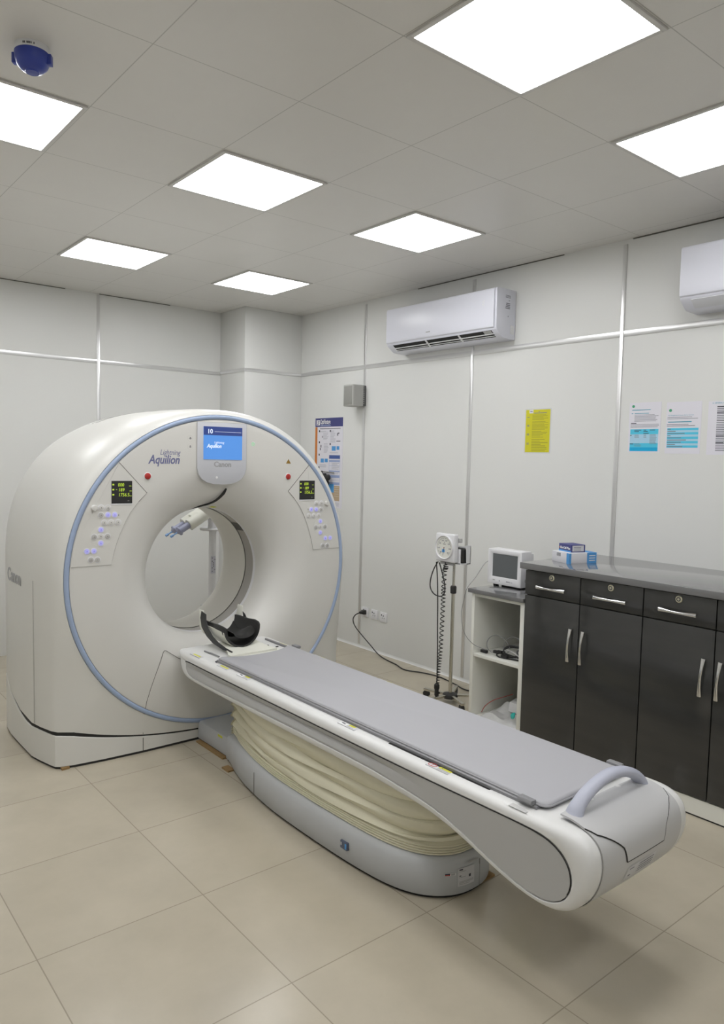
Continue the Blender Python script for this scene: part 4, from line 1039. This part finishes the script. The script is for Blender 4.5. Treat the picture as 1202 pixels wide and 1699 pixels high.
bars(t, lines(y1-.008, y1-.20, z1-.105, z1-.088, 2, .3), INK); bars(t, [(y1-.012, y1-.155, z1-.119, z1-.114)], INKB); bars(t, lines(y1-.006, y1-.18, z1-.147, z1-.130, 2, .5), INKD)
for k in range(9): bars(t, [(y1-.010, y1-.198, z1-.165-.0128*k, z1-.1522-.0128*k)], CYAN if k % 2 == 0 else PCYAN)
bars(t, [(y1-.012, y1-.012-[.02, .05, .105, .02, .085, .115, .085, .05, .095][k], z1-.1605-.0128*k, z1-.1565-.0128*k) for k in range(9)], INK, .0019)
t, y1, z1, w, h = page(-.470, 2.068, 'white page of plain dark text at the right edge of the photo')
txt(t, 'A. GENERAL ADVERSE', .0105, y1-.022, z1-.014, INKB)
bars(t, lines(y1-.05, y1-.2, z1-.285, z1-.03, 26, .5, .45), INK); bars(t, [(y1-.05, y1-.095, z1-d, z1-d+.004) for d in (.033, .066, .112, .198, .236)], INKD)

# instruction poster
py0, py1, pz0, pz1 = 2.900, 3.330, 1.235, 2.078
ps = sheet('poster', py0, py1, pz0, pz1, PAPER, 'tall instruction poster with a navy header and orange edge behind the scanner', 'poster', .003)
H_ = pz1-pz0; Wd = py1-py0
Y = lambda u: py1-u*Wd
Zp = lambda v: pz1-v*H_
def B4(u0, u1, v0, v1): return (Y(u0), Y(u1), Zp(v1), Zp(v0))
bars(ps, [B4(0, 1, 0, .098)], NAVY, .003); bars(ps, [B4(0, .08, .1, 1)], ORANGE, .003)
bars(ps, [B4(.04, .17, .022, .080)], WHITEINK, .0034); txt(ps, 'LF', .050, Y(.052), Zp(.074), NAVY, .0040, .9, .001)
txt(ps, 'OptiVantage', .062, Y(.19), Zp(.066), WHITEINK, .0036, .50, .0012); bars(ps, [B4(.19, .57, .080, .087)], LBLUE, .0034)
bars(ps, [B4(.17, .92, .115, .124)], INK, .003)
bars(ps, [B4(.53, .92, .415, .455)], mat('print_mid_blue', (.06, .11, .34), .55), .003)
bars(ps, [B4(.53, .92, .468, .490), B4(.53, .92, .585, .600), B4(.53, .92, .635, .665), B4(.53, .92, .715, .745)], LBLUE, .003)
bars(ps, [B4(.53, .535, .455, .745), B4(.915, .92, .455, .745), B4(.53, .92, .53, .532), B4(.53, .92, .69, .692), B4(.62, .622, .455, .745)], LBLUE, .0034)
bars(ps, [B4(.62, .76, .315, .365), B4(.79, .89, .315, .355), B4(.22, .34, .455, .500), B4(.37, .48, .455, .495)], PBLUE, .003)
bars(ps, [B4(.42, .72, .735, .83)], mat('print_sky', (.08, .36, .78), .55), .0034)
bars(ps, [B4(.08, .92, .752, .92)], TAN, .003); bars(ps, [B4(.74, .9, .765+.025*k, .772+.025*k) for k in range(5)], mat('print_cream', (.62, .54, .42), .6), .0034)
tx = []
for u0, u1, v0, v1, n in ((.18, .5, .145, .165, 2), (.30, .5, .17, .25, 7), (.56, .76, .145, .28, 11), (.33, .5, .285, .40, 8), (.18, .5, .52, .56, 3), (.18, .5, .60, .68, 6), (.55, .9, .38, .40, 2), (.64, .9, .50, .58, 5), (.64, .9, .605, .63, 2), (.72, .92, .94, .985, 4)): tx += lines(Y(u0), Y(u1), Zp(v1), Zp(v0), n, .4, .3)
bars(ps, tx, mat('ink_pale', (.42, .42, .47), .7), .003)
bars(ps, [B4(.14, .18, v, v+.022) for v in (.135, .26, .40, .545)]+[B4(.54, .58, v, v+.022) for v in (.135, .28)], INKD, .003)
bars(ps, [B4(.80, .84, .17, .20), B4(.84, .88, .165, .18), B4(.20, .24, .30, .33), B4(.18, .22, .335, .36), B4(.26, .29, .20, .22), B4(.78, .92, .255, .265)], INK, .003)
hk = thing('wall_hook', 'wire hook with a bunched black strap in front of the instruction poster', 'hook', (WX, 3.0, 1.55))
MB(STEEL).tube([(WX-.003, 3.02, 1.552), (WX-.012, 3.01, 1.566), (WX-.012, 3.12, 1.570), (WX-.03, 3.20, 1.572)], .004, 8).build('wire', hk)
g = MB(BLKR)
for k in range(8): g.ball((WX-.05-.02*random.random(), 3.045+.13*random.random(), 1.46+.07*random.random()), .022+.012*random.random(), 10, (1, 1, 1.1))
g.tube([(WX-.03, 3.18, 1.572), (WX-.05, 3.14, 1.53), (WX-.055, 3.10, 1.48)], .012, 8)
g.build('black_strap', hk)

# ------------------------------------------------------------------ contrast injector behind the scanner
ix, iy = 1.79, 2.9
ij = thing('contrast_injector', 'white contrast injector with two syringes on a pole, seen through the bore', 'injector', (ix, iy, 0))
MB(WHITEP).tube([(ix, iy, .10), (ix, iy, 1.10)], .030, 20).build('pole', ij)
MB(mat('pole_grey', (.60, .60, .62), .35)).tube([(ix-.045, iy+.05, .10), (ix-.045, iy+.05, .48)], .03, 18).build('column', ij)
MB(WHITEP).lathe((ix, iy, .06), (0, 0, 1), [(.05, 0), (.05, .05), (.03, .06), (.023, .07)], 20, True, True).build('hub', ij)
for k in range(5):
    a = .3+2*pi*k/5; d = Vector((cos(a), sin(a), 0)); n_ = Vector((-d.y, d.x, 0)); c = Vector((ix, iy, .075)); e = c+d*.27
    l = MB(WHITEP).loft([[p+n_*.02-Vector((0, 0, .012)), p-n_*.02-Vector((0, 0, .012)), p-n_*.015+Vector((0, 0, .014)), p+n_*.015+Vector((0, 0, .014))] for p in (c, e)], True, True, True).build('leg', ij, bevel=.003)
    MB(BLKR).cyl(e-d*.025+n_*.013-Vector((0, 0, .045)), -n_, .03, .026, 16).build('castor', l)
MB(mat('strip_print', (.60, .60, .68), .5), INKD).box(ix-.030, ix+.008, iy-.036, iy-.027, .745, .885).build('reference_card', ij, smooth=0)
dk = MB(INKD)
for k in range(9): dk.box(ix-.024+.012*(k % 3 % 2)+.012*(k % 2), ix-.018+.012*(k % 3 % 2)+.012*(k % 2), iy-.0372, iy-.0355, .76+.0135*k, .767+.0135*k)
dk.build('card_print', ij, smooth=0)
MB(WHITEP).lathe((ix, iy, 1.115), (0, 0, 1), [(.02, -.03), (.10, -.02), (.105, -.008), (.10, .0), (.085, .002), (.08, -.006), (.04, -.004), (.036, .03), (.04, .07), (.03, .11)], 28, True, True).build('bottle_ring', ij)
MB(BLKR).tube(catmull([(ix+.02, iy, 1.10), (ix+.05, iy-.05, 1.16), (ix+.0, iy-.05, 1.23), (ix-.06, iy, 1.26)], 6), .008, 8).build('cable', ij)
HM = Matrix.Translation((ix-.105, iy-.02, 1.232)) @ Matrix.Rotation(math.radians(-30), 4, 'Y')
def at(p): return HM @ Vector(p)
def prism_x(mb, prof, x0, x1): return mb.prism([at((x0, y, z)) for y, z in prof], at((x1, 0, 0))-at((x0, 0, 0)))
hd = MB(CREAM)
def oval(ry, rz, cy=0, cz=0, n=24): return [(cy+ry*cos(2*pi*k/n), cz+rz*sin(2*pi*k/n)) for k in range(n)]
hd.loft([[at((x, y, z)) for y, z in oval(ry, rz)] for x, ry, rz in ((.10, .04, .03), (.09, .06, .05), (.02, .075, .062), (-.06, .075, .058), (-.10, .07, .05))], True, True, True)
hd.build('injector_head', ij, smooth=50)
for cy in (-.045, .045):
    v = MB(CREAM); v.loft([[at((x, y, z)) for y, z in oval(r, r, cy)] for x, r in ((-.05, .048), (-.15, .047), (-.16, .044), (-.16, .030))], True, True, True); v.build('syringe_sleeve', ij, smooth=40)
    s_ = MB(SYR); s_.loft([[at((x, y, z)) for y, z in oval(r, r, cy)] for x, r in ((-.15, .026), (-.24, .026), (-.245, .036), (-.255, .036), (-.26, .026), (-.275, .010))], True, True, True)
    b = s_.build('syringe', ij, smooth=40)
    MB(SYRT).loft([[at((x, y, z)) for y, z in oval(r, r, cy)] for x, r in ((-.275, .006), (-.31, .005), (-.31, .010), (-.335, .010))], True, True, True).build('syringe_tip', b)
MB(BLKP).loft([[at((x, y, z)) for y, z in oval(.015, .01, 0, -.055)] for x in (-.10, -.14)], True, True, True).build('sensor', ij)

MB(WHITEP).tube(catmull([(ix, iy, 1.20), (ix-.005, iy, 1.25), (ix-.04, iy, 1.275), (ix-.09, iy, 1.265)], 5), .026, 14).build('yoke', ij)

# ------------------------------------------------------------------ wall air conditioners
def aircon(y0, y1, lb, opened):
    t = thing('air_conditioner', lb, 'air conditioner', (WX, (y0+y1)/2, 2.57), 'wall split air conditioners')
    prof_ = [(WX, 2.905), (2.925, 2.905), (2.912, 2.900), (2.909, 2.89), (2.912, 2.63), (2.918, 2.615), (2.975, 2.572), (2.990, 2.566), (WX, 2.562)]
    MB(ACM).prism([(x, y0, z) for x, z in prof_], (0, y1-y0, 0)).build('case', t, bevel=.004)
    fp = MB(ACM); q = [(2.912, 2.902), (2.904, 2.898), (2.900, 2.885), (2.900, 2.655), (2.903, 2.636), (2.912, 2.628)]
    fp.prism([(x, y0+.018, z) for x, z in q], (0, y1-y0-.02, 0)); fp.build('front_panel', t, bevel=.003)
    sl_ = Vector((2.975-2.918, 0, 2.572-2.615)); nn = Vector((sl_.z, 0, -sl_.x)).normalized()
    if opened:
        g = MB(BLACK); P = lambda s, o: Vector((2.918, 0, 2.615))+sl_*s+nn*o
        def bar(mb, s0, s1, o0, o1, a, b):
            c = [P(s0, o0), P(s1, o0), P(s1, o1), P(s0, o1)]; mb.prism([v+Vector((0, a, 0)) for v in c], (0, b-a, 0))
        bar(g, .0, .92, -.002, .0015, y0+.05, y1-.07); g.build('outlet', t, smooth=0)
        w = MB(WHITEP); bar(w, .42, .52, .001, .006, y0+.045, y1-.065); bar(w, .72, .78, .001, .006, y0+.045, y1-.065)
        w.build('louvre', t, bevel=.001)
        w = MB(WHITEP)
        for yy in (y0+.36, y0+.70): bar(w, .0, .9, .001, .005, yy-.008, yy+.008)
        w.build('louvre_pivot', t, smooth=0)
        MB(GREYP).prism([P(.02, .002)+Vector((0, y0+.055, 0)), P(.4, .002)+Vector((0, y0+.055, 0)), P(.4, .003)+Vector((0, y0+.055, 0)), P(.02, .003)+Vector((0, y0+.055, 0))], (0, .07, 0)).build('vane', t, smooth=0)
        mk = MB(INK)
        for k in range(3): mk.box(3.00, 3.055, y0-.0006, y0, 2.845+.007*k, 2.848+.007*k)
        for k in range(4): mk.box(3.0+.003*k, 3.05, y0-.0006, y0, 2.77+.011*k, 2.776+.011*k)
        mk.box(3.03, 3.036, y0-.0006, y0, 2.715, 2.722); mk.box(3.035, 3.045, y0-.0006, y0, 2.825, 2.829)
        mk.build('marking', t, smooth=0)
        MB(LETTERG).box(2.8995, 2.900, 1.58, 1.625, 2.668, 2.676).build('badge', t, smooth=0)
        MB(WHITEP).box(3.06, 3.10, y0-.002, y0, 2.60, 2.66).build('terminal_cover', t, bevel=.001)
        d = MB(WHITEINK)
        for k in range(5): d.box(2.8995, 2.9, y0+.105+.010*(k % 2), y0+.112+.010*(k % 2), 2.785+.009*k, 2.791+.009*k)
        d.build('display_dots', t, smooth=0)
    else:
        g = MB(mat('flap_grey', (.72, .73, .77), .35)); P = lambda s, o: Vector((2.918, 0, 2.615))+sl_*s+nn*o
        c = [P(.02, -.001), P(.98, -.001), P(.98, .003), P(.02, .003)]; g.prism([v+Vector((0, y0+.06, 0)) for v in c], (0, y1-y0-.12, 0)); g.build('flap', t, bevel=.001)
    return t
aircon(.940, 2.085, 'white wall air conditioner with an open black outlet, whole in view', True)
aircon(-1.52, -.372, 'white wall air conditioner with a closed flap, cut by the right edge', False)
